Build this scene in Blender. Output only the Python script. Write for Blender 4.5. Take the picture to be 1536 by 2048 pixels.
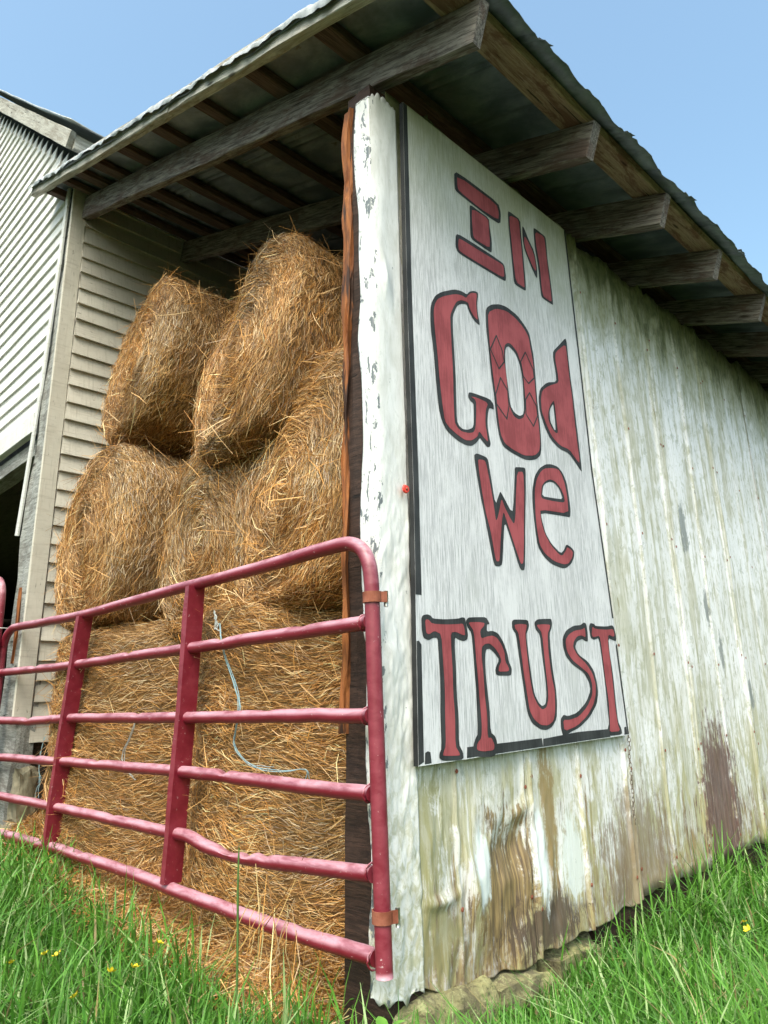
import bpy, bmesh, math, random
import numpy as np
from mathutils import Matrix, Vector

random.seed(7)
rng = np.random.default_rng(11)
scene = bpy.context.scene
COL = scene.collection
for o in list(bpy.data.objects):
    bpy.data.objects.remove(o)

# ------------------------------------------------------------------ camera
def cam_axes(yaw, pitch, roll):
    cy, sy, cp, sp = math.cos(yaw), math.sin(yaw), math.cos(pitch), math.sin(pitch)
    f = Vector((sy * cp, cy * cp, sp)); r = Vector((cy, -sy, 0)); u = r.cross(f)
    cr, sr = math.cos(roll), math.sin(roll)
    return cr * r + sr * u, -sr * r + cr * u, f
CAM = Vector((1.687, -1.636, 0.820))
_r, _u, _f = cam_axes(math.radians(-45.42), math.radians(14.75), math.radians(-1.41))
cd = bpy.data.cameras.new('camera')
cd.sensor_fit = 'VERTICAL'; cd.sensor_height = 36.0; cd.lens = 1440 / 2048 * 36.0
cd.clip_start = 0.05; cd.clip_end = 2000
cam = bpy.data.objects.new('camera', cd); COL.objects.link(cam)
cam.matrix_world = Matrix(((_r.x, _u.x, -_f.x, CAM.x), (_r.y, _u.y, -_f.y, CAM.y), (_r.z, _u.z, -_f.z, CAM.z), (0, 0, 0, 1)))
scene.camera = cam

# ------------------------------------------------------------------ sky, sun, exposure
SUN_EL, SUN_AZ = math.radians(52), math.radians(148)   # azimuth clockwise from +Y
w = bpy.data.worlds.new('World'); scene.world = w; w.use_nodes = True
nt = w.node_tree; nt.nodes.clear()
wo = nt.nodes.new('ShaderNodeOutputWorld'); bg = nt.nodes.new('ShaderNodeBackground')
sky = nt.nodes.new('ShaderNodeTexSky'); sky.sky_type = 'NISHITA'; sky.sun_disc = False
sky.sun_elevation = SUN_EL; sky.sun_rotation = SUN_AZ
sky.air_density = 1.3; sky.dust_density = 5.0; sky.ozone_density = 0.0
bg.inputs['Strength'].default_value = 0.15
tn = nt.nodes.new('ShaderNodeMix'); tn.data_type = 'RGBA'; tn.blend_type = 'MULTIPLY'; tn.inputs[0].default_value = 1.0
tn.inputs[7].default_value = (1.06, 1.26, 1.24, 1)      # thin summer haze: a paler, greener blue all round
nt.links.new(sky.outputs[0], tn.inputs[6]); nt.links.new(tn.outputs[2], bg.inputs[0]); nt.links.new(bg.outputs[0], wo.inputs[0])
sd = bpy.data.lights.new('sun', 'SUN'); sd.energy = 1.2; sd.angle = math.radians(36); sd.color = (1.0, 0.955, 0.92)
sun = bpy.data.objects.new('sun', sd); COL.objects.link(sun)
sdir = Vector((math.sin(SUN_AZ) * math.cos(SUN_EL), math.cos(SUN_AZ) * math.cos(SUN_EL), math.sin(SUN_EL)))
sun.rotation_euler = sdir.to_track_quat('Z', 'Y').to_euler()
sun.location = (6, -8, 12)
vs = scene.view_settings
vs.view_transform = 'Standard'; vs.look = 'None'; vs.gamma = 1.0; vs.exposure = 0.86
vs.use_curve_mapping = False
scene.render.engine = 'CYCLES'
scene.cycles.max_bounces = 8

# ------------------------------------------------------------------ numpy noise
def _hash(i, j, k, s):
    n = (i * 374761393 + j * 668265263 + k * 2147483647 + s * 1274126177) & 0xFFFFFFFF
    n = ((n ^ (n >> 13)) * 1274126177) & 0xFFFFFFFF
    n = n ^ (n >> 16)
    return (n & 0xFFFF) / 65535.0 * 2 - 1
def vnoise(x, y, z, s=0):
    x, y, z = np.broadcast_arrays(np.asarray(x, float), np.asarray(y, float), np.asarray(z, float))
    xi, yi, zi = np.floor(x).astype(np.int64), np.floor(y).astype(np.int64), np.floor(z).astype(np.int64)
    fx, fy, fz = x - xi, y - yi, z - zi
    fx, fy, fz = fx * fx * (3 - 2 * fx), fy * fy * (3 - 2 * fy), fz * fz * (3 - 2 * fz)
    r = 0
    for a in (0, 1):
        for b in (0, 1):
            for c in (0, 1):
                wgt = (fx if a else 1 - fx) * (fy if b else 1 - fy) * (fz if c else 1 - fz)
                r = r + wgt * _hash(xi + a, yi + b, zi + c, s)
    return r
def lnoise(x, y, s=0):
    """faceted noise: linear over triangles, so it folds along creases like bent sheet metal"""
    x, y = np.broadcast_arrays(np.asarray(x, float), np.asarray(y, float)); x = x + y * .37; y = y - x * .21
    xi, yi = np.floor(x).astype(np.int64), np.floor(y).astype(np.int64); fx, fy = x - xi, y - yi
    a, b, c, d = _hash(xi, yi, 0, s), _hash(xi + 1, yi, 0, s), _hash(xi, yi + 1, 0, s), _hash(xi + 1, yi + 1, 0, s)
    return np.where(fx > fy, a + (b - a) * fx + (d - b) * fy, a + (c - a) * fy + (d - c) * fx)
def fbm(x, y, z, s=0, o=3):
    r = 0; a = 1.0
    for k in range(o):
        r = r + a * vnoise(np.asarray(x) * 2 ** k, np.asarray(y) * 2 ** k, np.asarray(z) * 2 ** k, s + k); a *= 0.5
    return r

# ------------------------------------------------------------------ object helpers
def mesh_np(name, V, Q=None, T=None, smooth=False):
    """mesh from numpy vertices, quads and triangles"""
    me = bpy.data.meshes.new(name)
    V = np.asarray(V, np.float32)
    nq = 0 if Q is None else len(Q); ntr = 0 if T is None else len(T)
    me.vertices.add(len(V)); me.vertices.foreach_set('co', V.ravel())
    loops = []
    if nq: loops.append(np.asarray(Q, np.int32).ravel())
    if ntr: loops.append(np.asarray(T, np.int32).ravel())
    loops = np.concatenate(loops)
    me.loops.add(len(loops)); me.loops.foreach_set('vertex_index', loops)
    me.polygons.add(nq + ntr)
    st = np.concatenate([np.arange(nq) * 4, nq * 4 + np.arange(ntr) * 3]).astype(np.int32)
    me.polygons.foreach_set('loop_start', st)
    me.polygons.foreach_set('use_smooth', np.full(nq + ntr, smooth))
    me.update(calc_edges=True)
    return me
def link(name, me, mat=None, parent=None, mw=None):
    o = bpy.data.objects.new(name, me); COL.objects.link(o)
    if mat is not None and me is not None and not me.materials: me.materials.append(mat)
    if parent is not None: o.parent = parent
    if mw is not None: o.matrix_basis = mw
    return o
def empty(name, loc=(0, 0, 0)):
    o = bpy.data.objects.new(name, None); COL.objects.link(o); o.location = loc
    o.empty_display_size = 0.2
    return o
def tag(o, label=None, cat=None, group=None, kind=None):
    if label: o['label'] = label
    if cat: o['category'] = cat
    if group: o['group'] = group
    if kind: o['kind'] = kind
    return o
def grid_faces(nu, nv, closed_u=False):
    i = np.arange(nu if closed_u else nu - 1)[:, None]; j = np.arange(nv - 1)[None, :]
    i2 = (i + 1) % nu
    return np.stack([i * nv + j, i2 * nv + j, i2 * nv + j + 1, i * nv + j + 1], -1).reshape(-1, 4)
def basis(xd, up, loc):
    x = Vector(xd).normalized(); u = Vector(up); y = u.cross(x).normalized(); z = x.cross(y)
    return Matrix(((x.x, y.x, z.x, loc[0]), (x.y, y.y, z.y, loc[1]), (x.z, y.z, z.z, loc[2]), (0, 0, 0, 1)))
_seed = [0]
def timber(name, p0, p1, wy, hz, mat, parent, up=(0, 0, 1), rough=0.003, seg=None, bend=0.0, chamfer=0.004):
    """a sawn piece from p0 to p1 (axis of the piece), wy wide, hz high; local x runs along the grain"""
    _seed[0] += 1; s = _seed[0]
    p0, p1 = Vector(p0), Vector(p1); L = (p1 - p0).length
    n = seg or max(2, min(30, int(L / 0.12)))
    xs = np.linspace(0, L, n + 1)
    c = min(chamfer, wy * .2, hz * .2)
    a, b = wy / 2, hz / 2
    sec = [(-a + c, -b), (a - c, -b), (a, -b + c), (a, b - c), (a - c, b), (-a + c, b), (-a, b - c), (-a, -b + c)]
    V = []
    for k, (y, z) in enumerate(sec):
        ny = rough * fbm(xs * 4, k * 3.1, 0.3, s, 2); nz = rough * fbm(xs * 4, k * 3.1, 7.7, s, 2)
        V.append(np.stack([xs + (0.0 if True else 0), y + ny, z + nz + bend * np.sin(xs / max(L, 1e-3) * math.pi)], -1))
    V = np.array(V)                      # 8 x n+1 x 3
    V[:, 0, 0] += rng.uniform(-.004, .004, 8); V[:, -1, 0] += rng.uniform(-.004, .004, 8)
    Q = grid_faces(8, n + 1, True)[:, ::-1]
    m = n + 1
    bm_caps = [[k * m for k in range(8)], [k * m + n for k in range(7, -1, -1)]]
    me = bpy.data.meshes.new(name)
    me.from_pydata(V.reshape(-1, 3).tolist(), [], [list(map(int, q)) for q in Q] + bm_caps)
    me.update()
    return link(name, me, mat, parent, basis(p1 - p0, up, p0))
def tube(name, pts, rad, mat, parent=None, sides=12, cap=True, smooth=True, rfun=None):
    """a tube through pts; rad a number or list; rfun(V, centre, idx) may deform"""
    P = np.asarray(pts, float); n = len(P)
    R = np.full(n, rad) if np.isscalar(rad) else np.asarray(rad, float)
    T = np.gradient(P, axis=0); T /= np.linalg.norm(T, axis=1)[:, None] + 1e-12
    N = np.zeros_like(P); ref = np.array([0, 0, 1.0]) if abs(T[0, 2]) < .9 else np.array([1.0, 0, 0])
    v = np.cross(T[0], ref); v /= np.linalg.norm(v)
    for i in range(n):
        v = v - T[i] * (v @ T[i]); v /= np.linalg.norm(v) + 1e-12; N[i] = v
    B = np.cross(T, N)
    th = np.arange(sides) / sides * 2 * math.pi
    V = P[None] + R[None, :, None] * (np.cos(th)[:, None, None] * N[None] + np.sin(th)[:, None, None] * B[None])
    if rfun is not None: V = rfun(V, P)
    Q = grid_faces(sides, n, True)
    F = [list(map(int, q)) for q in Q]
    if cap:
        F.append([k * n for k in range(sides)]); F.append([k * n + n - 1 for k in range(sides - 1, -1, -1)])
    me = bpy.data.meshes.new(name); me.from_pydata(V.reshape(-1, 3).tolist(), [], F); me.update()
    if smooth:
        for p in me.polygons: p.use_smooth = len(p.vertices) == 4
    return link(name, me, mat, parent)
def spline(ctrl, n):
    """Catmull-Rom through control points"""
    C = np.asarray(ctrl, float); C = np.vstack([2 * C[0] - C[1], C, 2 * C[-1] - C[-2]])
    seg = len(C) - 3; t = np.linspace(0, seg - 1e-9, n); i = t.astype(int); f = (t - i)[:, None]
    a, b, c, d = C[i], C[i + 1], C[i + 2], C[i + 3]
    return 0.5 * (2 * b + (c - a) * f + (2 * a - 5 * b + 4 * c - d) * f ** 2 + (3 * b - a - 3 * c + d) * f ** 3)
def ribbons(name, P, side, width, col, mat, parent=None, taper=True):
    """many flat strips: P (n,k,3) centre lines, side (n,k,3) unit sideways, width (n,k); col (n,3) colour of each strip"""
    n, k, _ = P.shape
    A = P - side * (width / 2)[..., None]; B = P + side * (width / 2)[..., None]
    V = np.stack([A, B], 2).reshape(-1, 3)               # n,k,2
    base = (np.arange(n) * k * 2)[:, None]
    j = (np.arange(k - 1) * 2)[None]
    Q = np.stack([base + j, base + j + 1, base + j + 3, base + j + 2], -1).reshape(-1, 4)
    me = mesh_np(name, V, Q, smooth=True)
    ca = me.color_attributes.new('tint', 'FLOAT_COLOR', 'POINT')
    c4 = np.ones((n, 4), np.float32); c4[:, :3] = col
    ca.data.foreach_set('color', np.repeat(c4, k * 2, axis=0).ravel())
    return link(name, me, mat, parent)

# ------------------------------------------------------------------ materials
class NT:
    def __init__(s, name, rough=0.7, metal=0.0, spec=0.5):
        s.m = bpy.data.materials.new(name); s.m.use_nodes = True; s.t = s.m.node_tree; s.t.nodes.clear()
        s.out = s.n('ShaderNodeOutputMaterial'); s.b = s.n('ShaderNodeBsdfPrincipled')
        s.l(s.b.outputs[0], s.out.inputs[0])
        s.b.inputs['Roughness'].default_value = rough; s.b.inputs['Metallic'].default_value = metal
        s.b.inputs['Specular IOR Level'].default_value = spec
    def n(s, t): return s.t.nodes.new(t)
    def l(s, a, b): s.t.links.new(a, b)
    def put(s, sock, v):
        if hasattr(v, 'is_output'): s.l(v, sock)
        elif v is not None:
            sock.default_value = (*v, 1) if isinstance(v, tuple) and len(v) == 3 and sock.type == 'RGBA' else v
    def coord(s, kind='Object', scale=(1, 1, 1), rand=True, rot=(0, 0, 0)):
        tc = s.n('ShaderNodeTexCoord'); mp = s.n('ShaderNodeMapping')
        mp.inputs['Scale'].default_value = scale; mp.inputs['Rotation'].default_value = rot
        s.l(tc.outputs[kind], mp.inputs[0])
        if rand:
            oi = s.n('ShaderNodeObjectInfo'); mu = s.math('MULTIPLY', oi.outputs['Random'], 37.0)
            cx = s.n('ShaderNodeCombineXYZ')
            for k in range(3): s.l(mu, cx.inputs[k])
            ad = s.n('ShaderNodeVectorMath'); ad.operation = 'ADD'
            s.l(mp.outputs[0], ad.inputs[0]); s.l(cx.outputs[0], ad.inputs[1]); return ad.outputs[0]
        return mp.outputs[0]
    def noise(s, vec, scale=5, detail=6, rough=0.6, dist=0.0, col=False):
        q = s.n('ShaderNodeTexNoise'); q.inputs['Scale'].default_value = scale; q.inputs['Detail'].default_value = detail
        q.inputs['Roughness'].default_value = rough; q.inputs['Distortion'].default_value = dist
        s.l(vec, q.inputs['Vector']); return q.outputs['Color' if col else 'Fac']
    def vor(s, vec, scale=5, feat='F1', out='Distance'):
        q = s.n('ShaderNodeTexVoronoi'); q.feature = feat; q.inputs['Scale'].default_value = scale
        s.l(vec, q.inputs['Vector']); return q.outputs[out]
    def math(s, op, a, b=None, c=None, clamp=False):
        q = s.n('ShaderNodeMath'); q.operation = op; q.use_clamp = clamp
        s.put(q.inputs[0], a)
        if b is not None: s.put(q.inputs[1], b)
        if c is not None: s.put(q.inputs[2], c)
        return q.outputs[0]
    def ramp(s, fac, lo, hi, a=0.0, b=1.0):
        q = s.n('ShaderNodeMapRange'); q.interpolation_type = 'SMOOTHSTEP'
        q.inputs['From Min'].default_value = lo; q.inputs['From Max'].default_value = hi
        q.inputs['To Min'].default_value = a; q.inputs['To Max'].default_value = b
        s.put(q.inputs['Value'], fac); return q.outputs[0]
    def mix(s, fac, a, b, mode='MIX'):
        q = s.n('ShaderNodeMix'); q.data_type = 'RGBA'; q.blend_type = mode
        s.put(q.inputs[0], fac); s.put(q.inputs[6], a); s.put(q.inputs[7], b); return q.outputs[2]
    def sep(s, vec):
        q = s.n('ShaderNodeSeparateXYZ'); s.l(vec, q.inputs[0]); return q.outputs
    def bump(s, h, strength=0.3, dist=0.01):
        q = s.n('ShaderNodeBump'); q.inputs['Strength'].default_value = strength; q.inputs['Distance'].default_value = dist
        s.l(h, q.inputs['Height']); s.l(q.outputs[0], s.b.inputs['Normal'])
    def base(s, c): s.put(s.b.inputs['Base Color'], c)
    def rough(s, v): s.put(s.b.inputs['Roughness'], v)
MUL = lambda m, a, b: m.math('MULTIPLY', a, b)

def mat_timber(name, c1, c2, stain=(0.10, 0.035, 0.02), stain_amt=0.5, rough=0.85):
    """weathered sawn timber, grain along local x"""
    m = NT(name, rough, spec=0.25)
    v = m.coord('Object', (2.2, 30, 30)); g = m.noise(v, 3, 10, .74, .5)
    v2 = m.coord('Object', (1.6, 5, 5)); bl = m.noise(v2, 2.2, 8, .7, .6)
    v3 = m.coord('Object', (3, 90, 90)); fine = m.noise(v3, 3, 8, .75, .2)
    spl = m.noise(m.coord('Object', (.9, 24, 24)), 3.2, 4, .55, .2)
    kn = m.vor(m.coord('Object', (2.2, 9, 9)), 1.3)
    c = m.mix(m.ramp(g, .38, .62), c1, c2)
    c = m.mix(MUL(m, m.ramp(bl, .47, .60), stain_amt), c, stain)
    c = m.mix(m.ramp(fine, .46, .34, 0, .7), c, tuple(x * .25 for x in c1))
    c = m.mix(m.ramp(spl, .66, .69, 0, .9), c, tuple(x * .12 for x in c1))
    c = m.mix(m.ramp(kn, .13, .05, 0, .85), c, tuple(x * .3 for x in stain))
    g = m.math('SUBTRACT', g, m.ramp(spl, .64, .69))
    m.base(c); m.bump(m.math('ADD', g, MUL(m, fine, .5)), .55, .006); return m.m
M = {}
M['rafter'] = mat_timber('rafter wood', (.07, .055, .047), (.26, .225, .20), (.085, .042, .03), .6)
M['purlin'] = mat_timber('purlin wood', (.062, .036, .028), (.14, .088, .068), (.06, .024, .018), .55)
M['eave_board'] = mat_timber('stained eave board', (.24, .15, .09), (.37, .27, .175), (.12, .045, .025), .75)
M['fascia'] = mat_timber('grey fascia wood', (.34, .31, .27), (.52, .49, .44), (.19, .15, .11), .5)
M['dark_post'] = mat_timber('dark oiled post wood', (.03, .017, .013), (.07, .038, .028), (.02, .012, .01), .5, .7)
M['grey_post'] = mat_timber('grey split post wood', (.20, .195, .18), (.38, .37, .35), (.09, .07, .06), .5)
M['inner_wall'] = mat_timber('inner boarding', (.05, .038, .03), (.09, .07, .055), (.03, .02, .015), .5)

def mat_orange():
    m = NT('bare orange wood', .7, spec=.3)
    v = m.coord('Object', (22, 22, 1.6)); g = m.noise(v, 3, 7, .65, .5)
    v2 = m.coord('Object', (6, 6, 1.2)); b = m.noise(v2, 2, 4, .6)
    c = m.mix(m.ramp(g, .3, .7), (.15, .045, .016), (.38, .13, .036))
    c = m.mix(m.ramp(b, .50, .58), c, (.045, .02, .013)); c = m.mix(m.ramp(g, .62, .70, 0, .8), c, (.06, .025, .015)); m.base(c); m.bump(g, .7, .006); return m.m
M['orange'] = mat_orange()

def mat_paintwood(name, white, wear=(.30, .27, .23), amt=.5, dirt=(.26, .21, .16), zaxis=False, vary=.12):
    """old white paint on boards, worn along the grain (local x, or z); every board a little different"""
    m = NT(name, .75, spec=.3)
    sc = (30, 30, 1.2) if zaxis else (1.2, 30, 30)
    v = m.coord('Object', sc); g = m.noise(v, 3, 8, .72, .3)
    bl = m.noise(m.coord('Object', (2.2, 2.2, 2.2)), 2.0, 8, .7, .5)
    fl = m.noise(m.coord('Object', (5, 18, 22) if not zaxis else (18, 18, 5)), 3, 7, .7, .3)
    dr = m.noise(m.coord('Object', (26, 2, 2.5)), 2.4, 6, .7)          # runs across the board
    oi = m.n('ShaderNodeObjectInfo').outputs['Random']
    c = m.mix(m.ramp(oi, 0, 1), white, tuple(x * (1 - vary * 2) + d * vary for x, d in zip(white, dirt)))
    c = m.mix(m.ramp(bl, .38, .68, 0, .6), c, tuple(x * .62 + d * .35 for x, d in zip(white, dirt)))
    c = m.mix(MUL(m, m.ramp(dr, .5, .7), .35), c, dirt)
    c = m.mix(MUL(m, m.ramp(g, .54, .70), amt), c, wear)
    c = m.mix(MUL(m, m.ramp(fl, .62, .68), min(1, amt * 1.4)), c, tuple(x * .55 for x in wear))
    m.base(c); m.bump(m.math('SUBTRACT', g, MUL(m, fl, .7)), .4, .004); return m.m
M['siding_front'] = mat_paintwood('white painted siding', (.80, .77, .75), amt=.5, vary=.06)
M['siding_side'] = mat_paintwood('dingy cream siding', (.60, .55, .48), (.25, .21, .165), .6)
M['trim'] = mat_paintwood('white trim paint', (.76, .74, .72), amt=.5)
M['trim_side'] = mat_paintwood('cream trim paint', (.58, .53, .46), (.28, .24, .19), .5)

def mat_wall():
    """painted sheet metal: white with olive algae, tea brown run stains, rust low down, flaked spots (world y along the wall, z up)"""
    m = NT('weathered painted sheet metal', .5, spec=.4)
    tc = m.n('ShaderNodeTexCoord'); p = tc.outputs['Object']; xyz = m.sep(p); Y, Z = xyz[1], xyz[2]
    def C(sc): return m.coord('Object', sc, rand=False)
    streak = m.noise(C((1, 8, .5)), 2.4, 8, .66, .6)
    fine = m.noise(C((1, 42, 1.8)), 2.4, 8, .72, .4)
    run = m.noise(C((1, 20, 1.1)), 2.2, 8, .68, .6); band = m.noise(C((1, 2.6, 1.0)), 2.0, 8, .66, .8)
    blot = m.noise(C((1, 1.3, .8)), 1.6, 7, .66, .8)
    mott = m.noise(C((1, 9, 5)), 2.5, 8, .7, .5)
    grit = m.noise(C((30, 30, 12)), 3, 6, .75)
    c = m.mix(m.ramp(blot, .38, .66), (.83, .785, .81), (.72, .68, .67))
    c = m.mix(m.ramp(mott, .53, .58, 0, .6), c, (.52, .50, .43))
    gr = m.noise(C((1, 5, 3.2)), 2.6, 9, .74, 1.0); c = m.mix(m.ramp(gr, .58, .61, 0, .55), c, (.38, .375, .35))
    c = m.mix(m.ramp(fine, .54, .62, 0, .6), c, (.36, .34, .26))
    far = m.ramp(Y, 1.3, 1.8, .5, 1.0)
    a = MUL(m, m.ramp(m.math('ADD', MUL(m, streak, .8), m.math('ADD', MUL(m, blot, .35), MUL(m, mott, .25))), .66, .79), far)
    c = m.mix(MUL(m, a, .62), c, m.mix(m.ramp(fine, .42, .60), (.45, .42, .30), (.29, .265, .14)))
    dr = MUL(m, m.ramp(run, .61, .64), m.ramp(mott, .47, .53, 0, 1))
    c = m.mix(MUL(m, dr, .75), c, (.27, .215, .11))
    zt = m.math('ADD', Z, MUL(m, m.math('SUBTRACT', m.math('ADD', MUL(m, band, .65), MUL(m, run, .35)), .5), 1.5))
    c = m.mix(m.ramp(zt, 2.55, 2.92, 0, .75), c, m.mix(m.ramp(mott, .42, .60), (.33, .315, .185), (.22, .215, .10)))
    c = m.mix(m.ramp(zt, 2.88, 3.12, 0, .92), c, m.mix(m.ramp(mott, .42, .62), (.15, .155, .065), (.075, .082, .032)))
    # rust and dirt climbing from the bottom edge in ragged runs
    zl = m.math('ADD', Z, MUL(m, m.math('SUBTRACT', m.math('ADD', MUL(m, run, .5), MUL(m, streak, .5)), .5), 2.6))
    low = m.ramp(zl, .34, .10)
    rustc = m.mix(m.ramp(fine, .38, .62), (.11, .06, .03), (.34, .23, .10))
    c = m.mix(MUL(m, low, m.ramp(mott, .34, .55, .35, .95)), c, rustc)
    yl = MUL(m, m.ramp(Z, 1.1, .35), m.ramp(m.noise(C((1, 5, 1.5)), 2.1, 9, .74, .8), .47, .57))
    c = m.mix(MUL(m, yl, .75), c, m.mix(m.ramp(fine, .42, .60), (.46, .41, .22), (.30, .25, .11)))
    n1 = m.math('SUBTRACT', m.noise(C((1, 26, 2.2)), 2.2, 9, .74, .6), .5); n2 = m.math('SUBTRACT', m.noise(C((1, 7, 5)), 2.4, 9, .72, .6), .5)
    def blob(y0, z0, sy, sz, w=1.0):
        dy = m.math('DIVIDE', m.math('SUBTRACT', Y, y0), sy); dz = m.math('DIVIDE', m.math('SUBTRACT', Z, z0), sz)
        d = m.math('SQRT', m.math('ADD', MUL(m, dy, dy), MUL(m, dz, dz)))
        d = m.math('ADD', d, m.math('ADD', MUL(m, n1, 3.2 * w), MUL(m, n2, 2.6 * w)))
        return m.ramp(d, 1.1, .7)
    c = m.mix(MUL(m, blob(.60, .17, .20, .26), .95), c, m.mix(m.ramp(fine, .38, .62), (.10, .058, .03), (.33, .22, .095)))
    c = m.mix(MUL(m, blob(.86, .40, .05, .30), .9), c, (.30, .20, .085))
    c = m.mix(MUL(m, blob(.80, .03, .26, .09), .9), c, (.085, .055, .04))
    c = m.mix(MUL(m, blob(2.50, .26, .25, .44, .8), .92), c, m.mix(m.ramp(fine, .4, .6), (.085, .038, .036), (.20, .11, .095)))
    c = m.mix(MUL(m, blob(1.55, .10, .32, .32), .7), c, (.23, .16, .11))
    c = m.mix(MUL(m, blob(.18, .42, .08, .20), .75), c, (.30, .27, .13))
    c = m.mix(MUL(m, blob(.22, .10, .10, .12), .75), c, (.27, .235, .11))
    c = m.mix(MUL(m, blob(.45, .27, .05, .13, .6), .95), c, (.80, .81, .81))
    c = m.mix(MUL(m, blob(.78, .24, .05, .16, .8), .9), c, (.78, .79, .80))
    c = m.mix(MUL(m, blob(1.0, .22, .08, .17, .8), .8), c, (.76, .77, .77))
    for y0, z0, sy, sz in ((2.45, 1.75, .05, .16), (2.62, 1.30, .03, .10), (2.75, 1.05, .03, .12), (3.1, .8, .05, .09)):
        c = m.mix(MUL(m, blob(y0, z0, sy, sz, .8), .85), c, (.20, .205, .20))
    fl = m.noise(C((1, 12, 4.2)), 4.0, 9, .68, .2)
    c = m.mix(m.ramp(fl, .675, .682), c, (.17, .175, .18))
    c = m.mix(m.ramp(grit, .68, .75, 0, .7), c, (.12, .10, .075))
    m.base(c); m.rough(m.math('ADD', .42, MUL(m, m.math('ADD', low, a), .25)))
    m.bump(m.math('ADD', MUL(m, fine, .6), m.math('ADD', MUL(m, grit, .5), mott)), .4, .004)
    return m.m
M['wall'] = mat_wall()

def mat_flashing():
    m = NT('crumpled white flashing', .42, spec=.45)
    def C(sc): return m.coord('Object', sc, rand=False)
    tc = m.n('ShaderNodeTexCoord'); X, Y, Z = m.sep(tc.outputs['Object'])[:3]
    bl = m.noise(C((4, 4, 1.5)), 3, 7, .68, .6); fl = m.noise(C((11, 11, 4)), 3.4, 8, .66, .4); fi = m.noise(C((34, 34, 5)), 3, 7, .74, .3)
    mo = m.noise(C((12, 12, 7)), 3, 8, .72, .8)
    c = m.mix(m.ramp(bl, .4, .7, 0, .8), (.76, .73, .73), (.58, .55, .52))
    c = m.mix(m.ramp(fi, .48, .72, 0, .5), c, (.48, .47, .41))
    c = m.mix(m.ramp(mo, .55, .72, 0, .5), c, (.42, .42, .40))
    c = m.mix(MUL(m, m.ramp(Z, 1.0, .1), m.ramp(mo, .42, .6, 0, .75)), c, (.38, .35, .20))
    edge = m.ramp(m.math('ABSOLUTE', m.math('ADD', Y, .006)), .03, .006, 0, .13)      # paint rubbed through along the bend
    c = m.mix(m.ramp(m.math('ADD', fl, edge), .685, .70), c, (.15, .16, .17))
    m.base(c); m.bump(m.math('ADD', fi, MUL(m, mo, .5)), .22, .004); return m.m
M['flashing'] = mat_flashing()

def mat_roof():
    m = NT('galvanised roof iron', .5, .25, .5)
    bl = m.noise(m.coord('Object', (1.5, 3, 3)), 2.4, 6, .65, .4); fi = m.noise(m.coord('Object', (3, 30, 30)), 3, 5, .7)
    c = m.mix(m.ramp(bl, .35, .7), (.10, .118, .15), (.24, .265, .305))
    c = m.mix(m.ramp(bl, .64, .74), c, (.10, .065, .045)); c = m.mix(m.ramp(fi, .5, .75, 0, .4), c, (.07, .07, .07))
    m.base(c); m.rough(m.ramp(bl, .3, .7, .38, .62)); m.bump(fi, .2, .003); return m.m
M['roof'] = mat_roof()

def mat_sign(name='white painted plywood'):
    m = NT(name, .8, spec=.25)
    def C(sc): return m.coord('Object', sc, rand=False)
    Z = m.sep(m.n('ShaderNodeTexCoord').outputs['Object'])[2]
    g = m.noise(C((1, 60, 2.4)), 3, 8, .72, .25); bl = m.noise(C((1, 2, 1.2)), 2, 6, .65, .3); ck = m.noise(C((1, 110, 3.2)), 2.2, 5, .75)
    pt = m.noise(C((1, 24, 7)), 2.3, 5, .6)
    c = m.mix(m.ramp(g, .42, .60), (.69, .66, .69), (.42, .405, .43))
    c = m.mix(m.ramp(bl, .50, .34, 0, .85), c, (.70, .67, .70))
    c = m.mix(m.ramp(bl, .52, .68, 0, .5), c, (.46, .45, .45))
    c = m.mix(m.ramp(ck, .58, .66, 0, .8), c, (.25, .24, .23))
    c = m.mix(m.ramp(pt, .63, .70, 0, .5), c, (.38, .40, .42))
    c = m.mix(MUL(m, m.ramp(Z, 2.35, 3.15), m.ramp(m.math('ADD', bl, MUL(m, g, .5)), .45, .95, .25, .85)), c, (.40, .385, .26))
    m.base(c); m.bump(m.math('SUBTRACT', g, ck), .45, .003); return m.m
M['sign'] = mat_sign()
def mat_letter(name, col, dark, wear):
    m = NT(name, .72, spec=.3)
    def C(sc): return m.coord('Object', sc, rand=False)
    g = m.noise(C((1, 60, 2.4)), 3, 8, .72, .25); ck = m.noise(C((1, 120, 3)), 2.2, 5, .75); bl = m.noise(C((1, 4, 3)), 2.2, 5, .6)
    c = m.mix(m.ramp(m.math('ADD', g, bl), .86, 1.16), col, dark)
    c = m.mix(m.ramp(ck, .68, .74, 0, .55), c, wear); m.base(c); m.bump(g, .35, .002); return m.m
M['red'] = mat_letter('faded red letter paint', (.37, .078, .088), (.25, .048, .055), (.50, .22, .22))
M['black'] = mat_letter('worn black paint', (.045, .045, .048), (.022, .022, .024), (.20, .20, .20))
M['edge'] = mat_letter('black painted board edge', (.03, .03, .032), (.016, .016, .018), (.10, .10, .10))

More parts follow.
